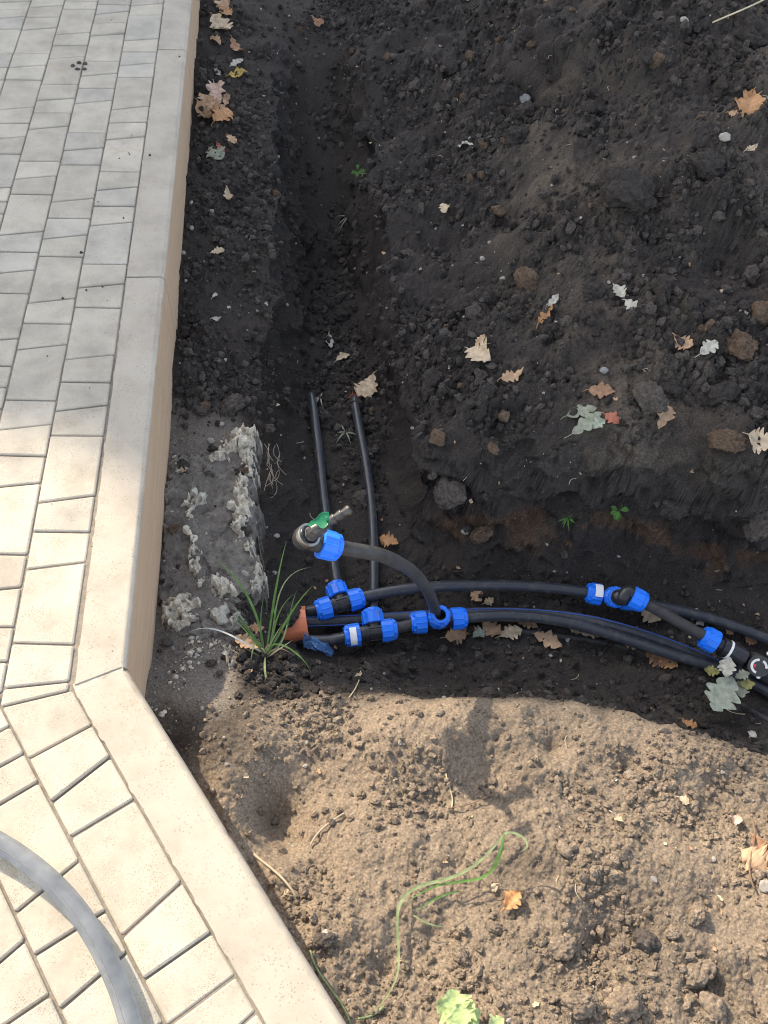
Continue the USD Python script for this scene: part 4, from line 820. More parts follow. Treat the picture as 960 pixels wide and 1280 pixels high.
LV = [
 (268, 6, 286, 14, .8, 'leaf_tan', 'tan oak leaf beside the kerb at the very top of the strip'),
 (276, 14, 290, 22, .8, 'leaf_orange', 'rusty curled leaf second from the top beside the kerb'),
 (266, 28, 288, 44, .85, 'leaf_pale', 'pale spiky oak leaf beside the kerb near the top'),
 (264, 50, 276, 58, .6, 'leaf_tan', 'small tan leaf bit below the pale spiky leaf by the kerb'),
 (290, 56, 301, 72, .5, 'leaf_brown', 'brown curled leaf on the strip above the white twisted one'),
 (288, 84, 304, 74, .45, 'leaf_white', 'twisted whitish leaf on the strip above the yellow one'),
 (286, 101, 309, 93, .35, 'leaf_yellow', 'narrow yellow curled leaf lying across the strip'),
 (267, 104, 273, 132, .55, 'leaf_pink', 'pale pink leaf standing above the tan leaf pile'),
 (252, 122, 267, 143, .55, 'leaf_tan', 'tan oak leaf on the upper left of the leaf pile'),
 (249, 140, 266, 158, .6, 'leaf_tan', 'tan oak leaf on the lower left of the leaf pile'),
 (260, 134, 282, 147, .7, 'leaf_tan', 'broad tan oak leaf in the middle of the leaf pile'),
 (268, 162, 290, 146, .7, 'leaf_orange', 'rusty oak leaf on the lower right of the leaf pile'),
 (283, 121, 282, 136, .5, 'leaf_tan', 'small tan leaf at the right of the pile top'),
 (284, 172, 296, 181, .6, 'leaf_tan', 'small tan leaf just below the leaf pile'),
 (262, 189, 278, 202, .95, 'leaf_greygreen', 'grey green round leaf below the leaf pile'),
 (271, 183, 281, 195, .35, 'leaf_red', 'narrow reddish leaf on the grey green round one'),
 (284, 246, 288, 260, .6, 'leaf_pale', 'small curled pale leaf on the strip left of the trench'),
 (264, 318, 281, 313, .5, 'leaf_pale', 'small pale leaf alone on the strip beside the kerb joint'),
 (269, 90, 276, 98, .4, 'leaf_white', 'grey curled scrap between white and yellow leaves'),
 (391, 27, 405, 35, .6, 'leaf_brown', 'brown leaf in the hollow at the head of the trench'),
 (411, 418, 414, 440, .35, 'leaf_white', 'narrow whitish leaf deep in the trench'),
 (420, 455, 437, 446, .5, 'leaf_pale', 'small pale leaf in the trench below the narrow white one'),
 (468, 478, 449, 502, .8, 'leaf_pale', 'large pale oak leaf at the top of the right thin pipe'),
 (436, 502, 452, 497, .6, 'leaf_red', 'reddish leaf beside the large pale oak leaf'),
 (554, 254, 558, 266, .8, 'leaf_pale', 'small pale leaf alone on the dark earth right of the trench'),
 (571, 187, 592, 194, .35, 'leaf_white', 'narrow white leaf alone on the heap slope'),
 (935, 128, 925, 160, .75, 'leaf_orange', 'bright orange oak leaf upright on the heap at upper right'),
 (910, 141, 923, 147, .6, 'leaf_tan', 'small tan leaf at the left of the bright orange oak leaf'),
 (930, 192, 944, 187, .45, 'leaf_pale', 'small pale leaf below the bright orange leaf'),
 (585, 438, 612, 462, .8, 'leaf_pale', 'large tan oak leaf on the heap front, upper left'),
 (594, 432, 606, 422, .6, 'leaf_tan', 'small curled leaf just above the large tan oak leaf on the heap'),
 (626, 480, 654, 474, .55, 'leaf_tan', 'tan leaf with stalk right of the large oak leaf on the heap'),
 (674, 406, 690, 388, .4, 'leaf_orange', 'narrow orange brown leaf on the heap'),
 (684, 384, 698, 373, .45, 'leaf_white', 'small white leaf above the narrow orange brown one'),
 (767, 360, 780, 376, .65, 'leaf_white', 'white leaf, upper of the pair on the heap'),
 (780, 380, 797, 396, .55, 'leaf_white', 'white leaf, lower of the pair on the heap'),
 (838, 428, 862, 442, .6, 'leaf_tan', 'tan leaf left of a white one on the heap front'),
 (873, 446, 893, 434, .6, 'leaf_white', 'whitish leaf right of a tan one on the heap front'),
 (708, 519, 745, 514, .4, 'leaf_greygreen', 'grey leaf spray, upper, on the heap brow'),
 (715, 540, 750, 520, .4, 'leaf_greygreen', 'grey leaf spray, lower, on the heap brow'),
 (740, 532, 757, 525, .6, 'leaf_sage', 'silvery leaf beside the red leaf on the heap brow'),
 (755, 518, 774, 529, .6, 'leaf_red', 'reddish leaf beside the grey spray on the heap brow'),
 (735, 487, 768, 495, .5, 'leaf_brown', 'dull brown flat leaf above the grey spray'),
 (831, 512, 822, 538, .7, 'leaf_tan', 'tan oak leaf standing on the heap brow'),
 (928, 550, 962, 558, .8, 'leaf_pale', 'large pale oak leaf near the right edge of the brow'),
 (474, 676, 498, 684, .7, 'leaf_orange', 'orange tan leaf right of the thin pipe'),
 (588, 740, 602, 752, .8, 'leaf_tan', 'tan leaf in front of the upper bowed pipe'),
 (604, 756, 616, 750, .7, 'leaf_pale', 'small pale leaf right of the tan one between pipes'),
 (556, 798, 584, 792, .75, 'leaf_tan', 'tan oak leaf under the third tee'),
 (576, 784, 596, 794, .6, 'leaf_brown', 'brown leaf beside the right nut of the third tee'),
 (590, 799, 606, 793, .8, 'leaf_sage', 'grey leaf between tan leaves below the front pipe'),
 (602, 782, 626, 798, .7, 'leaf_tan', 'tan oak leaf below the start of the front pipe'),
 (624, 798, 652, 789, .6, 'leaf_pale', 'pale brown leaf below the front pipe'),
 (644, 778, 672, 786, .5, 'leaf_tan', 'tan leaf tucked under the front pipe'),
 (666, 794, 702, 810, .55, 'leaf_tan', 'long tan leaf, left one below the front pipe middle'),
 (708, 784, 724, 792, .5, 'leaf_pale', 'pale leaf under the front pipe, left of the big tan leaf'),
 (724, 794, 754, 788, .55, 'leaf_pale', 'pale tan leaf under the front pipe'),
 (768, 794, 810, 808, .6, 'leaf_tan', 'big tan oak leaf showing under the front pipe'),
 (806, 812, 836, 832, .85, 'leaf_brown', 'brown oak leaf in the leaf litter at the near trench side'),
 (822, 820, 846, 836, .8, 'leaf_orange', 'rusty oak leaf in the leaf litter at the near trench side'),
 (846, 820, 878, 828, .5, 'leaf_tan', 'tan leaf right of the litter below the front pipe'),
 (798, 762, 822, 780, .6, 'leaf_pale', 'pale leaf behind the slanting pipe'),
 (861, 780, 867, 766, .6, 'leaf_white', 'upright white leaf behind the slanting pipe'),
 (868, 783, 880, 776, .55, 'leaf_white', 'second white leaf behind the slanting pipe, lower'),
 (904, 788, 914, 796, .7, 'leaf_tan', 'small tan leaf right of the coupling nut'),
 (930, 798, 945, 806, .7, 'leaf_brown', 'brown leaf between the coupling and rear pipe'),
 (848, 903, 866, 916, .55, 'leaf_orange', 'rusty leaf at the sunlit crest on the right'),
 (926, 1062, 956, 1092, .75, 'leaf_tan', 'big tan curled leaf at the right edge of the dry heap'),
 (938, 1046, 952, 1072, .45, 'leaf_brown', 'brown curled leaf behind the big tan one at the right edge'),
 (846, 998, 860, 1006, .6, 'leaf_pale', 'small pale leaf on the dry heap, upper right'),
 (910, 1024, 924, 1030, .7, 'leaf_pink', 'small pinkish leaf on the dry heap near the right edge'),
 (628, 1138, 648, 1116, .6, 'leaf_orange', 'tan curled leaf in the middle of the dry heap'),
 (762, 1018, 776, 1030, .35, 'leaf_pale', 'narrow pale leaf on the dry heap'),
 (933, 925, 941, 917, .8, 'leaf_white', 'tiny white leaf at the crest near the right edge'),
 (292, 802, 322, 812, .65, 'leaf_tan', 'tan dry leaf at the foot of the grass tuft'),
 (310, 790, 330, 786, .6, 'leaf_brown', 'brown leaf behind the foot of the grass tuft'),
 (266, 374, 272, 369, .6, 'leaf_white', 'tiny whitish leaf scrap on the dark strip'),
 (265, 403, 277, 401, .5, 'leaf_white', 'small white leaf scrap lower on the dark strip'),
 (443, 853, 452, 846, .4, 'leaf_pale', 'small pale straw leaf before the second tee'),
 (222, 590, 236, 588, .5, 'leaf_pale', 'pale curled scrap on the grey strip beside the kerb'),
 (244, 0, 250, 6, .8, 'leaf_orange', 'orange leaf tip at the kerb face, top of the picture'),
]
for a, b, c, d, w, col_, lab in LV:
    put_leaf(a, b, c, d, w, col_, lab, curl=.35+.55*((a*7+b) % 5)/4, tilt=.2, lobes=(3.1, 3.6, 4.1, 2.7)[(a*3+b) % 4])
# spots of litter too small to name, same kind
SM = [(278, 120), (430, 127), (460, 80), (500, 32), (562, 30), (522, 70), (572, 68), (528, 125), (535, 300), (615, 300), (690, 180), (668, 220), (610, 555), (500, 170), (720, 325), (700, 342), (735, 395), (590, 395), (600, 455)]

# ------------------------------------------------------------------ plants
def ribbon(pts, w, n=22, fold=.25, twist=0.):
    P = spline(pts, n); T = np.gradient(P, axis=0); T /= np.linalg.norm(T, axis=1)[:, None]
    sdv = np.cross(T, EYE-P); sdv /= np.linalg.norm(sdv, axis=1)[:, None]; nn = np.cross(sdv, T)
    tw = np.linspace(0, twist, n)[:, None]; sdv, nn = sdv*np.cos(tw)+nn*np.sin(tw), nn*np.cos(tw)-sdv*np.sin(tw)
    ww = (w*np.minimum(1, np.linspace(.55, 1.6, n))*np.clip((1-np.linspace(0, 1, n)**3), .06, 1))[:, None]
    V = np.concatenate([P+sdv*ww, P-nn*ww*fold, P-sdv*ww]); f = []
    for k in range(n-1): f += [(k, k+1, n+k+1), (k, n+k+1, n+k), (n+k, n+k+1, 2*n+k+1), (n+k, 2*n+k+1, 2*n+k)]
    return trimesh.Trimesh(V, np.array(f), process=False)
gb = hit(331, 822, False); gz = gb[2]
gt = thing('grass_tuft', 'green grass tuft growing beside the orange pipe end', 'grass', loc=gb)
BL = [([(332, 820, 0), (338, 780, .04), (346, 730, .12), (358, 676, .2)], .0034, 'grass_green'), ([(333, 820, 0), (350, 790, .05), (375, 750, .12), (391, 732, .15)], .0034, 'grass_green'),
      ([(330, 820, 0), (322, 775, .06), (300, 730, .12), (268, 697, .17)], .0036, 'grass_green'), ([(333, 815, 0), (345, 760, .08), (365, 718, .14), (389, 709, .14)], .0022, 'grass_pale'),
      ([(332, 818, 0), (333, 850, .03), (338, 868, .0)], .0030, 'grass_pale'), ([(334, 812, .02), (352, 806, .05), (372, 818, .05), (388, 840, .01)], .0026, 'grass_green'),
      ([(330, 815, .01), (300, 800, .05), (270, 787, .06), (237, 790, .05)], .0026, 'grass_white'), ([(331, 820, 0), (318, 806, .04), (314, 825, .03), (317, 844, .0)], .0022, 'grass_pale'),
      ([(332, 820, 0), (352, 800, .03), (362, 770, .08), (371, 738, .13)], .0028, 'grass_dark'), ([(331, 822, 0), (326, 790, .05), (330, 745, .12)], .0022, 'grass_dark'), ([(332, 820, 0), (342, 790, .05), (341, 750, .1)], .0028, 'grass_green'),
      ([(330, 820, 0), (312, 790, .05), (290, 765, .08)], .0030, 'grass_dark'), ([(333, 822, 0), (355, 795, .05), (360, 765, .07)], .0026, 'grass_pale'), ([(329, 822, 0), (310, 812, .03), (292, 800, .03)], .0022, 'grass_pale'), ([(331, 824, 0), (322, 832, .01), (320, 840, 0)], .0024, 'grass_green'),
      ([(333, 820, 0), (340, 800, .04), (352, 760, .10), (368, 742, .12)], .0022, 'grass_green'), ([(334, 822, 0), (348, 812, .03), (366, 800, .02)], .0018, 'straw')]
gg = np.random.default_rng(3)
for k in range(3):
    a, b = gg.uniform(-1, 1), gg.uniform(35, 95); BL.append(([(331+gg.uniform(-2, 2), 821, 0), (331+a*18, 821-b*.45, .03+b*.0004), (331+a*48, 821-b, .03+b*.0009)], gg.uniform(.0016, .0028), ('grass_green', 'grass_dark', 'grass_pale')[k % 3]))
for k in range(6):
    a, b = gg.uniform(-1, 1), gg.uniform(8, 40); BL.append(([(331+gg.uniform(-3, 3), 822, 0), (331+a*22, 824-b*.5, .02), (331+a*44, 822-b*.5+12*abs(a), .012)], gg.uniform(.0014, .0022), ('straw', 'leaf_tan')[k % 2]))
for pts, w, col_ in BL:
    part('blade', ribbon([at(x, y, gz+z) for x, y, z in pts], w*.72), col_, gt, True)
# plucked stalk on the dry heap
sb = hit(560, 1110, False); sz = sb[2]
st = thing('plucked_grass', 'bent green grass stalk lying on the dry heap', 'grass', loc=sb)
for pts, w, col_ in [([(630, 1042, .07), (600, 1076, .05), (560, 1098, .03), (510, 1116, .015), (500, 1130, .014), (497, 1170, .012), (497, 1215, .012), (480, 1250, .01), (450, 1272, .008)], .0034, 'grass_pale'), ([(630, 1042, .07), (625, 1070, .045), (608, 1094, .02), (560, 1104, .02), (520, 1120, .016), (502, 1134, .015)], .0030, 'grass_green'),
                     ([(630, 1042, .07), (645, 1042, .07), (658, 1052, .065), (648, 1066, .055)], .0026, 'grass_pale'), ([(574, 1114, .02), (540, 1126, .03), (517, 1142, .012)], .0022, 'grass_green'), ([(517, 1144, .012), (535, 1154, .015), (558, 1158, .01)], .0018, 'grass_pale'), ([(630, 1042, .07), (626, 1060, .055), (610, 1090, .025)], .0024, 'grass_green')]:
    gp = []
    for x, y, z in pts:
        p = hit(x, y); gp.append(at(x, y, p[2]+z+.004))
    part('blade', ribbon(gp, w*.8, 60), col_, st, True)
# oak sprig by the coupling
op = hit(912, 850, False); oz = -.315; os_ = thing('oak_sprig', 'oak sprig with pale grey green leaves hanging below the coupling', 'twig', loc=op)
part('stem', tube(pz((905, 842, oz), (914, 848, oz), (925, 846, oz-.005)), [.0022, .0016], 8, 6), 'twig_brown', os_, True)
for a, b, c, d, w, col_, zz_ in [(912, 848, 888, 892, .62, 'leaf_sage', oz-.005), (910, 846, 900, 826, .7, 'leaf_white', oz+.015), (906, 848, 912, 822, .5, 'leaf_white', oz+.02), (918, 848, 936, 842, .5, 'leaf_greygreen', oz), (922, 852, 926, 874, .8, 'leaf_greygreen', oz-.012), (922, 856, 942, 856, .5, 'leaf_olive', oz-.008), (898, 842, 878, 838, .5, 'leaf_olive', oz-.02)]:
    put_leaf(a, b, c, d, w, col_, None, curl=.25, lobes=3.5, parent=os_, z=zz_, name='leaf', tilt=.3, stalk=False)
# small green weeds
def weed(px, py, s, label, seed, colour='weed_green', n=6, cat='weed', narrow=False):
    b = hit(px, py); t = thing('weed_sprig', label, cat, loc=b); g = np.random.default_rng(seed)
    for k in range(n):
        a = g.uniform(0, 2*np.pi); dx, dy = math.cos(a)*s*g.uniform(.5, 1.0), math.sin(a)*s*g.uniform(.5, 1.0)
        if narrow:
            part('leaf', ribbon([b+[0, 0, .004], at(px+dx*.5, py+dy*.4-3, b[2]+.018), at(px+dx, py+dy, b[2]+.008)], .0022, 10), colour, t, True)
        else:
            put_leaf(px+dx*.15, py+dy*.15, px+dx, py+dy, .5, colour, None, curl=.5, lobes=0.5, parent=t, z=b[2]+g.uniform(.006, .02), name='leaf', tilt=.5, stalk=False)
    part('stem', tube([b-[0, 0, .006], b+[.002, 0, .008], b+[.003, .003, .016]], .0009, 6, 5), colour, t, True)
weed(709, 653, 13, 'curly green weed in the rusty foot of the heap, left one', 1, 'weed_green', 7, narrow=True)
weed(773, 640, 15, 'small leafy green weed on the heap face, right one', 2)
weed(447, 215, 11, 'bright green sprig on the right bank of the upper trench', 3)
weed(437, 274, 18, 'dull green spreading sprig lower in the upper trench', 4, 'leaf_greygreen', 7, narrow=True)
weed(432, 544, 17, 'thin grey weed between the two thin pipes', 6, 'leaf_greygreen', 5, narrow=True)
weed(400, 500, 13, 'thin grey weed at the top of the left thin pipe', 8, 'leaf_greygreen', 5, narrow=True)
hb = hit(568, 1262, False); ht = thing('leafy_herb', 'pale green leafy herb at the bottom edge', 'herb', loc=hb)
for a, b, c, d, w, z in [(575, 1275, 545, 1252, .7, .02), (572, 1272, 562, 1236, .8, .04), (570, 1275, 590, 1250, .8, .035), (578, 1278, 600, 1264, .8, .03), (570, 1280, 556, 1268, .9, .05), (580, 1285, 570, 1255, .8, .055), (612, 1290, 628, 1272, .7, .03)]:
    put_leaf(a, b, c, d, w, 'herb_pale', None, curl=.6, lobes=2.5, parent=ht, z=hb[2]+z, name='leaf', tilt=.2, stalk=False)
# straws, roots and sticks
def stick(pts, r, label, mat_='straw', name='straw', cat='straw', lift=.006, n=20):
    P = []
    for x, y in pts: p = hit(x, y); P.append(p+[0, 0, lift])
    tag(part(name, tube(P, r, n, 6), mat_, None, True), label, cat)
stick([(886, 41), (920, 27), (962, 9), (990, -2)], .0022, 'long pale straw crossing the upper right corner', lift=.045)
stick([(557, 968), (562, 985), (566, 1000), (563, 1012)], .0012, 'thin bent pale straw left of the tap shadow', lift=.004)
stick([(388, 1057), (400, 1040), (412, 1030), (430, 1018)], .0016, 'pale forked root left on the dry heap by the hollow', 'root_pale', 'root', 'root')
stick([(318, 1070), (335, 1085), (352, 1100), (370, 1122)], .0020, 'root lying along the kerb beside the hollow', 'root_pale', 'root', 'root')
stick([(935, 1025), (938, 1050), (930, 1085), (934, 1115)], .0018, 'dry brown stalk standing behind the tan leaf at the right edge', 'twig_brown', 'stalk', 'stalk', .012)
stick([(898, 868), (905, 884), (930, 894)], .0010, 'white thread of straw below the oak sprig', 'straw')
stick([(388, 1190), (402, 1222), (430, 1262), (440, 1290)], .0016, 'green blade of grass along the kerb edge at the bottom', 'grass_pale', 'fallen_grass', 'grass')
stick([(480, 1258), (470, 1266), (448, 1274)], .0018, 'green blade tip beside the bottom edge', 'grass_pale', 'fallen_grass', 'grass')
stick([(436, 873), (445, 862), (450, 848)], .0012, 'short white straw on the earth below the second tee', 'straw')
stick([(560, 1010), (590, 1006), (618, 992)], .0010, 'thin curved root near the tap shadow', 'twig_brown', 'root', 'root')
rg = np.random.default_rng(21); hr = []
for k in range(16):
    x, y = rg.uniform(328, 348), rg.uniform(545, 600); pts = [hit(x+dx, y+dy)+[.004, -.002, .002] for dx, dy in ((0, 0), (rg.uniform(-4, 6), 10), (rg.uniform(-6, 9), rg.uniform(18, 30)))]; hr.append(tube(pts, .0006, 10, 4))
tag(part('hair_roots', cat_(hr), 'root_pale', None, True), 'fine pale roots hanging from the left trench wall', 'roots', kind='stuff')

# ------------------------------------------------------------------ stones and clods
def aggregate(r, seed, flat):
    g = np.random.default_rng(seed); v = ICO[4].vertices.copy(); d = meshkit.fbm(v*1.5+seed*3.1, 4, seed)-.5; v = v*(1+1.0*d)[:, None]
    for _ in range(3):
        nrm = unit(g.normal(size=3)); lim = g.uniform(.6, .85); s = v@nrm; v = v-np.where(s > lim, (s-lim)*.6, 0)[:, None]*nrm
    n = 130; c = g.normal(size=(n, 3)); c /= np.linalg.norm(c, axis=1)[:, None]; rr = g.uniform(.08, .26, n); u_ = ICO[4].vertices
    dd, k = cKDTree(c).query(u_, k=4); add = np.max(np.sqrt(np.clip(rr[k]**2-dd**2, 0, None)), 1)
    v = v+u_*(add*.75+(meshkit.fbm(u_*9+seed, 3, seed+2)-.5)*.22)[:, None]
    return trimesh.Trimesh(v*np.array([1.05, g.uniform(.62, .95), flat])*r*.9, ICO[4].faces, process=False)
def clod(px, py, s, mat_, label, seed, lev=3, flat=.75, sink=.3, name='soil_clod', cat='clod', rough=.4, group=None):
    p = hit(px, py, False); r = s*.44*np.linalg.norm(p-EYE)/FOC; m = lump(r, seed, lev, flat, rough, 1.4) if cat == 'stone' else aggregate(r, seed, flat)
    rot = trimesh.transformations.rotation_matrix(np.random.default_rng(seed).uniform(0, 6.28), (0, 0, 1)); m.apply_transform(rot)
    z = float(height(p[None, 0], p[None, 1])[0]); m.apply_translation((p[0], p[1], z+r*flat*(1-2*sink)*.6))
    tag(part(name, m, mat_, None, 50 if cat == 'stone' else True), label, cat, group)
CL = [(357, 772, 46, 'clod_black', 'dark clod lying against the back of the orange pipe end'), (366, 762, 22, 'clod_black', 'small dark clod on top of the orange pipe end'), (662, 346, 44, 'clod_brown', 'brownish clod on the heap between pale leaf scraps'), (655, 155, 34, 'clod_black', 'black clod in the hollow of the heap'), (642, 190, 34, 'clod_black', 'low black clod just below the one in the hollow'), (780, 246, 72, 'clod_black', 'biggest black clod on the heap slope'), (882, 216, 44, 'clod_black', 'black clod under the pale stone on the right shoulder'), (925, 436, 46, 'clod_brown', 'light brown clod at the right, above the pale oak leaf'), (905, 556, 44, 'clod_brown', 'flat brown clod left of the large pale oak leaf'), (808, 508, 48, 'clod_grey', 'dark clod beside the standing tan leaf'),
      (826, 366, 40, 'clod_black', 'dark clod right of the white leaf pair'), (742, 372, 30, 'clod_black', 'dark clod left of the white leaf pair'), (905, 490, 46, 'clod_black', 'large dark clod in the crumble near the right edge'), (838, 480, 34, 'clod_black', 'middling dark clod above the tan standing leaf'), (945, 520, 34, 'clod_grey', 'grey clod at the right edge above the pale oak leaf'), (680, 20, 44, 'clod_black', 'black clod at the top edge of the heap'), (660, 50, 26, 'clod_black', 'small black clod below the one at the top edge'), (940, 30, 60, 'clod_black', 'broad black clod under the long straw'), (455, 165, 30, 'clod_black', 'round clod on the right bank of the upper trench'), (358, 177, 20, 'clod_black', 'round clod on the left bank of the upper trench'),
      (396, 385, 26, 'clod_black', 'clod on the trench floor, left'), (426, 398, 24, 'clod_black', 'clod on the trench floor, right'), (412, 500, 24, 'clod_black', 'round clod between the tops of the thin pipes'), (432, 480, 20, 'clod_black', 'clod above the tops of the thin pipes'), (452, 628, 30, 'clod_grey', 'clod lying over the right thin pipe'), (290, 510, 40, 'clod_grey', 'dark clod on the strip above the concrete crust'), (255, 512, 22, 'clod_brown', 'brown clod on the strip beside the kerb'),
      (795, 972, 24, 'clod_dry', 'dry clod beside the small hollow on the near heap'), (868, 1144, 28, 'clod_dry', 'round dry clod on the near heap, upper of three at right'), (808, 1176, 32, 'clod_grey', 'grey round clod on the near heap, left of three at right'), (838, 1168, 18, 'clod_dry', 'small dry clod between two bigger ones at right'), (405, 1178, 28, 'clod_grey', 'dark stony clod beside the diagonal kerb'), (780, 1255, 48, 'clod_dry', 'big dry clod at the bottom right'), (872, 1215, 44, 'clod_dry', 'tall dry clod near the bottom right corner'), (896, 1262, 34, 'clod_dry', 'dry clod at the bottom edge, right'), (720, 1255, 42, 'clod_dry', 'pale dry clod at the bottom edge, middle'), (575, 1195, 26, 'clod_dry', 'dry clod beside the plucked grass'), (700, 1182, 34, 'clod_dry', 'flat dry clod in the middle of the near heap'), (620, 1160, 22, 'clod_dry', 'dry clod below the tan curled leaf'), (840, 640, 44, 'clod_black', 'dark block of earth on the heap face at right'), (946, 660, 46, 'clod_grey', 'grey block of earth at the right end of the heap face'), (560, 625, 50, 'clod_grey', 'rounded earth bulge at the left end of the heap face'), (600, 672, 34, 'clod_brown', 'brown clod at the foot of the heap face')]
for k, (x, y, s, mm, lab) in enumerate(CL): clod(x, y, s, mm, lab, 200+k, sink=.42 if y < 900 else .3)
STN = [(655, 131, 17, 'pebble_grey', 'flat grey stone capping the black clod in the hollow'), (755, 465, 13, 'pebble_grey', 'round grey pebble on the heap front'), (853, 33, 11, 'pebble_pale', 'white stone at the top edge'), (895, 198, 14, 'pebble_pale', 'pale stone on the right shoulder of the heap'), (581, 667, 14, 'pebble_pale', 'small pale stone at the foot of the heap face'), (240, 289, 7, 'pebble_pale', 'white pebble by the kerb, beside a second one'), (247, 258, 6, 'pebble_pale', 'white pebble by the kerb, uppermost of several'), (264, 268, 9, 'pebble_grey', 'grey pebble on the dark strip'), (240, 258, 6, 'pebble_pale', 'white pebble nearest the kerb face'), (230, 320, 7, 'pebble_pale', 'white pebble at the kerb foot below the stone joint'), (346, 672, 8, 'pebble_pale', 'pale pebble on the trench wall below the roots'), (264, 683, 9, 'pebble_pale', 'white stone on the grey strip, right of the concrete streak'), (246, 682, 9, 'pebble_pale', 'white stone at the concrete streak'), (230, 620, 8, 'pebble_pale', 'white bit at the kerb beside the crumbly patch'), (306, 718, 14, 'pebble_pale', 'pale stone lying on the concrete rim'), (277, 531, 8, 'pebble_pale', 'white bit on the strip above the crust spur'), (264, 553, 10, 'pebble_pale', 'flat white bit left of the crust spur'), (700, 1067, 22, 'clod_dry', 'pale flat stone in the middle of the near heap'), (790, 965, 14, 'pebble_grey', 'dark grey stone beside the small hollow'), (407, 1172, 16, 'pebble_pale', 'pale capped stone beside the diagonal kerb'), (950, 1110, 14, 'pebble_pale', 'white stone at the right edge of the near heap'), (890, 1075, 7, 'pebble_pale', 'tiny white stone left of the big tan leaf'), (500, 930, 8, 'pebble_pale', 'tiny pale stone on the upper part of the near heap'), (604, 318, 9, 'pebble_pale', 'tiny tan stone on the heap'), (630, 342, 10, 'pebble_pale', 'tan stone left of the brownish clod')]
for k, (x, y, s, mm, lab) in enumerate(STN): clod(x, y, s, mm, lab, 300+k, lev=3, sink=.25, name='stone', cat='stone', rough=.42)

# crumbs lying everywhere
def scatter(name, label, cat, mats, n, r0, r1, seed, keep, bounds, pw=2.2, par=None, zfun=None):
    g = np.random.default_rng(seed); x0, x1, y0, y1 = bounds
    x = g.uniform(x0, x1, n); y = g.uniform(y0, y1, n); ok = g.random(n) < keep(x, y); x, y = x[ok], y[ok]; n = len(x)
    z = height(x, y) if zfun is None else zfun(x, y); r = r0*(r1/r0)**(g.random(n)**pw)
    inst = UsdGeom.PointInstancer.Define(stage, numbered('/World/'+name)); ip = str(inst.GetPath())
    for k, mm in enumerate(mats):
        m = lump(1.0, seed*10+k, 1 if r1 < .008 else 2, .8, .75, 1.9); usdkit.mesh(stage, f'{ip}/crumb' if k == 0 else f'{ip}/crumb_{k:03d}', m, M[mm])
        inst.GetPrototypesRel().AddTarget(f'{ip}/crumb' if k == 0 else f'{ip}/crumb_{k:03d}')
    inst.CreateProtoIndicesAttr(Vt.IntArray.FromNumpy(g.integers(0, len(mats), n).astype(np.int32)))
    inst.CreatePositionsAttr(Vt.Vec3fArray.FromNumpy(np.stack([x, y, z+r*(.30 if zfun is None else .1)], 1).astype(np.float32)))
    inst.CreateScalesAttr(Vt.Vec3fArray.FromNumpy((r[:, None]*g.uniform(.75, 1.25, (n, 3))).astype(np.float32)))
    qv = g.normal(size=(n, 4)); qv /= np.linalg.norm(qv, axis=1)[:, None]
    inst.CreateOrientationsAttr(Vt.QuathArray([Gf.Quath(float(a), float(b), float(c), float(d)) for a, b, c, d in qv]))
    tag(inst.GetPrim(), label, cat, kind='stuff')
def inview(x, y):
    p = proj(np.stack([x, y, np.full_like(x, -.15)], 1)); return (p[:, 0] > -40) & (p[:, 0] < 1010) & (p[:, 1] > -40) & (p[:, 1] < 1330)
def soil_area(x, y): return (x > np.where(y > C_OUT[1], KX1+.004, kerb2_out(y)+.004)) & inview(x, y)
def patchy(x, y, f=6., o=11.): return .12+.88*sm(.40, .62, meshkit.fbm(p3(x, y, f, o), 3, 9))
def near(y): return 1/(1+np.clip(y, 0, 9)**1.5)
def is_mound(x, y): return sm(.03, -.01, y-crest_y(x))
def notfloor(x, y): return 1-.6*sm(-.3, -.36, hbase(x, y))*(y < 1.3)
def strip_f(x, y): return sm(-.10, -.17, x)*sm(.5, .6, y)*sm(1.4, 1.2, y)
def flat_f(x, y): return 1-np.where(y > 1.3, .45, .9)*sm(.5, 1.1, np.hypot((hbase(x+.012, y)-hbase(x-.012, y))/.024, (hbase(x, y+.012)-hbase(x, y-.012))/.024))*(y > .72)
BD = (-.32, 2.6, -.05, 3.7)
scatter('dark_soil_crumbs', 'loose crumbs of dark earth all over the trench and heap', 'crumbs', ['clod_black', 'clod_black', 'clod_grey'], 330000, .0015, .013, 81, lambda x, y: soil_area(x, y)*(1-is_mound(x, y))*patchy(x, y)*notfloor(x, y)*flat_f(x, y)*(1-.93*strip_f(x, y))*(.35+.65*near(y)), BD, 3.2)
scatter('dry_soil_crumbs', 'loose crumbs of dry tan earth on the near heap', 'crumbs', ['clod_dry', 'clod_tan', 'clod_tan', 'clod_dry'], 80000, .0011, .0085, 82, lambda x, y: soil_area(x, y)*is_mound(x, y)*(.1+.9*sm(.45, .66, meshkit.fbm(p3(x, y, 7., 19.), 3, 9)))*.8, (-.3, 1.1, -.1, .7), 4.6)
scatter('big_dark_lumps', 'fist sized lumps of dark earth strewn over the heap', 'lumps', ['clod_black', 'clod_grey', 'clod_black', 'clod_brown'], 1500, .010, .028, 83, lambda x, y: soil_area(x, y)*(y > .95)*flat_f(x, y)*patchy(x, y)*(.35+.65*sm(.1, .3, x)), BD, 2.5)
scatter('pale_grit', 'pale grit and tiny stones scattered on the earth', 'grit', ['pebble_pale', 'pebble_grey', 'pebble_pale'], 6000, .0011, .0055, 84, lambda x, y: soil_area(x, y)*(.22+.5*patchy(x, y, 4., 77.))*near(y)**.5, BD, 3.5)
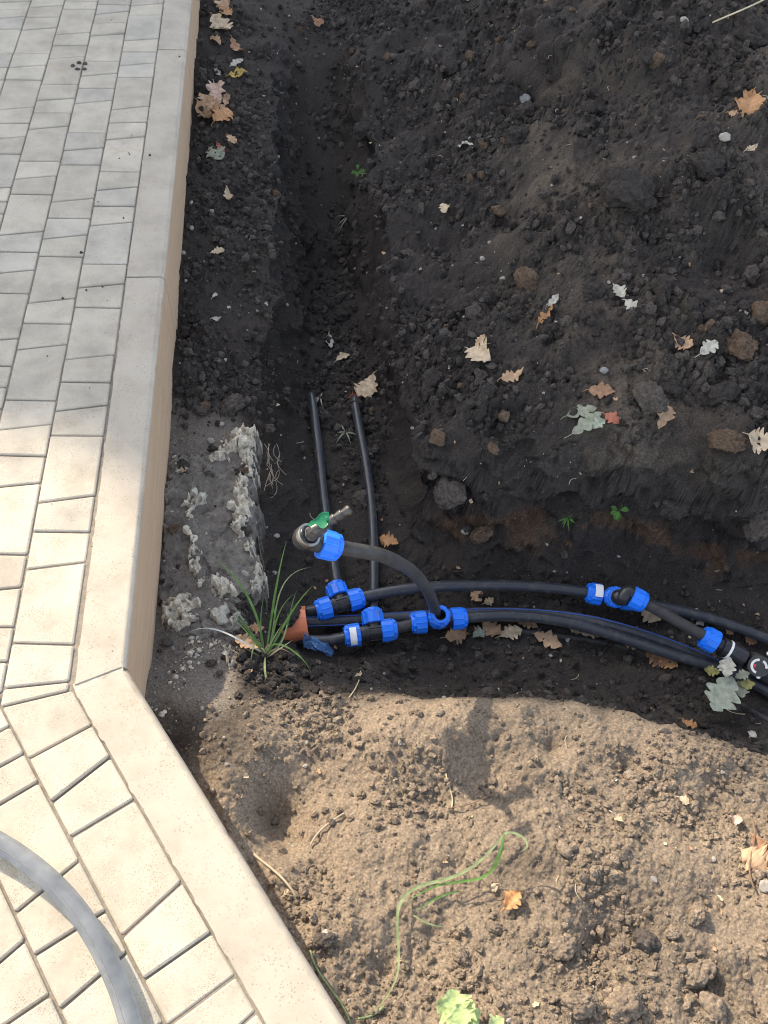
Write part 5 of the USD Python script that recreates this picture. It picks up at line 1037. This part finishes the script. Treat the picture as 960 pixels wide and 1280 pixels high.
def pav_area(x, y): return (x < np.where(y > C_OUT[1], KX1-.01, -.4))*inview(x, y)*(np.exp(-((x+.42)/.06)**2-((y-2.0)/.25)**2)*.55+np.exp(-((x+.4)/.06)**2-((y-1.62)/.2)**2)*.4+np.exp(-((x+.66)/.03)**2-((y-2.48)/.03)**2)+.03)
scatter('dirt_specks', 'specks of dark dirt on the paving and kerb', 'dirt', ['clod_black', 'clod_grey'], 2200, .0008, .0045, 85, pav_area, (-1.2, -.3, .6, 3.2), 3.5, zfun=lambda x, y: np.zeros_like(x))
DB = ['leftmost and palest dirt blob of the cluster on the far paving', 'dirt blob lowest left in the cluster on the far paving', 'small dirt blob topmost in the cluster on the far paving', 'dirt blob at upper right of the cluster on the far paving', 'dirt blob at lower right of the cluster on the far paving']
for k, (x, y) in enumerate([(91, 83), (97, 87), (99, 79), (107, 80), (106, 87)]):
    p = at(x, y, 0); r = .0068; m = lump(r, 400+k, 3, .4, .6); m.apply_translation(p+[0, 0, r*.25])
    tag(part('dirt_blob', m, 'clod_grey'), DB[k], 'dirt', 'dirt blobs clustered on the far paving')
# straw and leaf bits
g = np.random.default_rng(33); ms = {'straw': [], 'leaf_pale': [], 'leaf_tan': [], 'leaf_white': []}
cnt = 0
while cnt < 330:
    x, y = g.uniform(-.28, 2.3), g.uniform(0, 3.3)
    if not soil_area(np.array([x]), np.array([y]))[0] or g.random() > near(np.array([y]))[0]**.7: continue
    cnt += 1; z = float(height(np.array([x]), np.array([y]))[0]); a = g.uniform(0, 6.28); L = g.uniform(.004, .014); k = list(ms)[g.integers(0, 4)]
    if k == 'straw':
        L *= 1.8; ms[k].append(tube([(x, y, z+.003), (x+math.cos(a)*L*.5, y+math.sin(a)*L*.5, z+.005), (x+math.cos(a+.4)*L, y+math.sin(a+.4)*L, z+.002)], .0006, 6, 4))
    else:
        m = leaf_mesh(L, g.uniform(.4, .9), cnt+900, .8, 1.5, False); m.apply_transform(trimesh.transformations.euler_matrix(g.uniform(-.5, .5), g.uniform(-.5, .5), a)); m.apply_translation((x, y, z+.002)); ms[k].append(m)
for k, l in ms.items():
    tag(part({'straw': 'straw_bits'}.get(k, 'leaf_bits'), cat_(l), k, None, True), {'straw': 'tiny straw bits scattered on the earth', 'leaf_pale': 'tiny pale leaf crumbs scattered on the earth', 'leaf_tan': 'tiny tan leaf crumbs scattered on the earth', 'leaf_white': 'tiny whitish leaf crumbs scattered on the earth'}[k], 'litter', kind='stuff')

scatter('concrete_bits', 'small pale bits of broken concrete on the strip beside the kerb', 'rubble', ['old_concrete', 'mortar'], 1500, .0015, .007, 86, lambda x, y: soil_area(x, y)*strip_f(x, y)*sm(.5, .62, meshkit.fbm(p3(x, y, 14., 3.), 3, 9)), (-.29, -.1, .55, 1.25), 2.6)
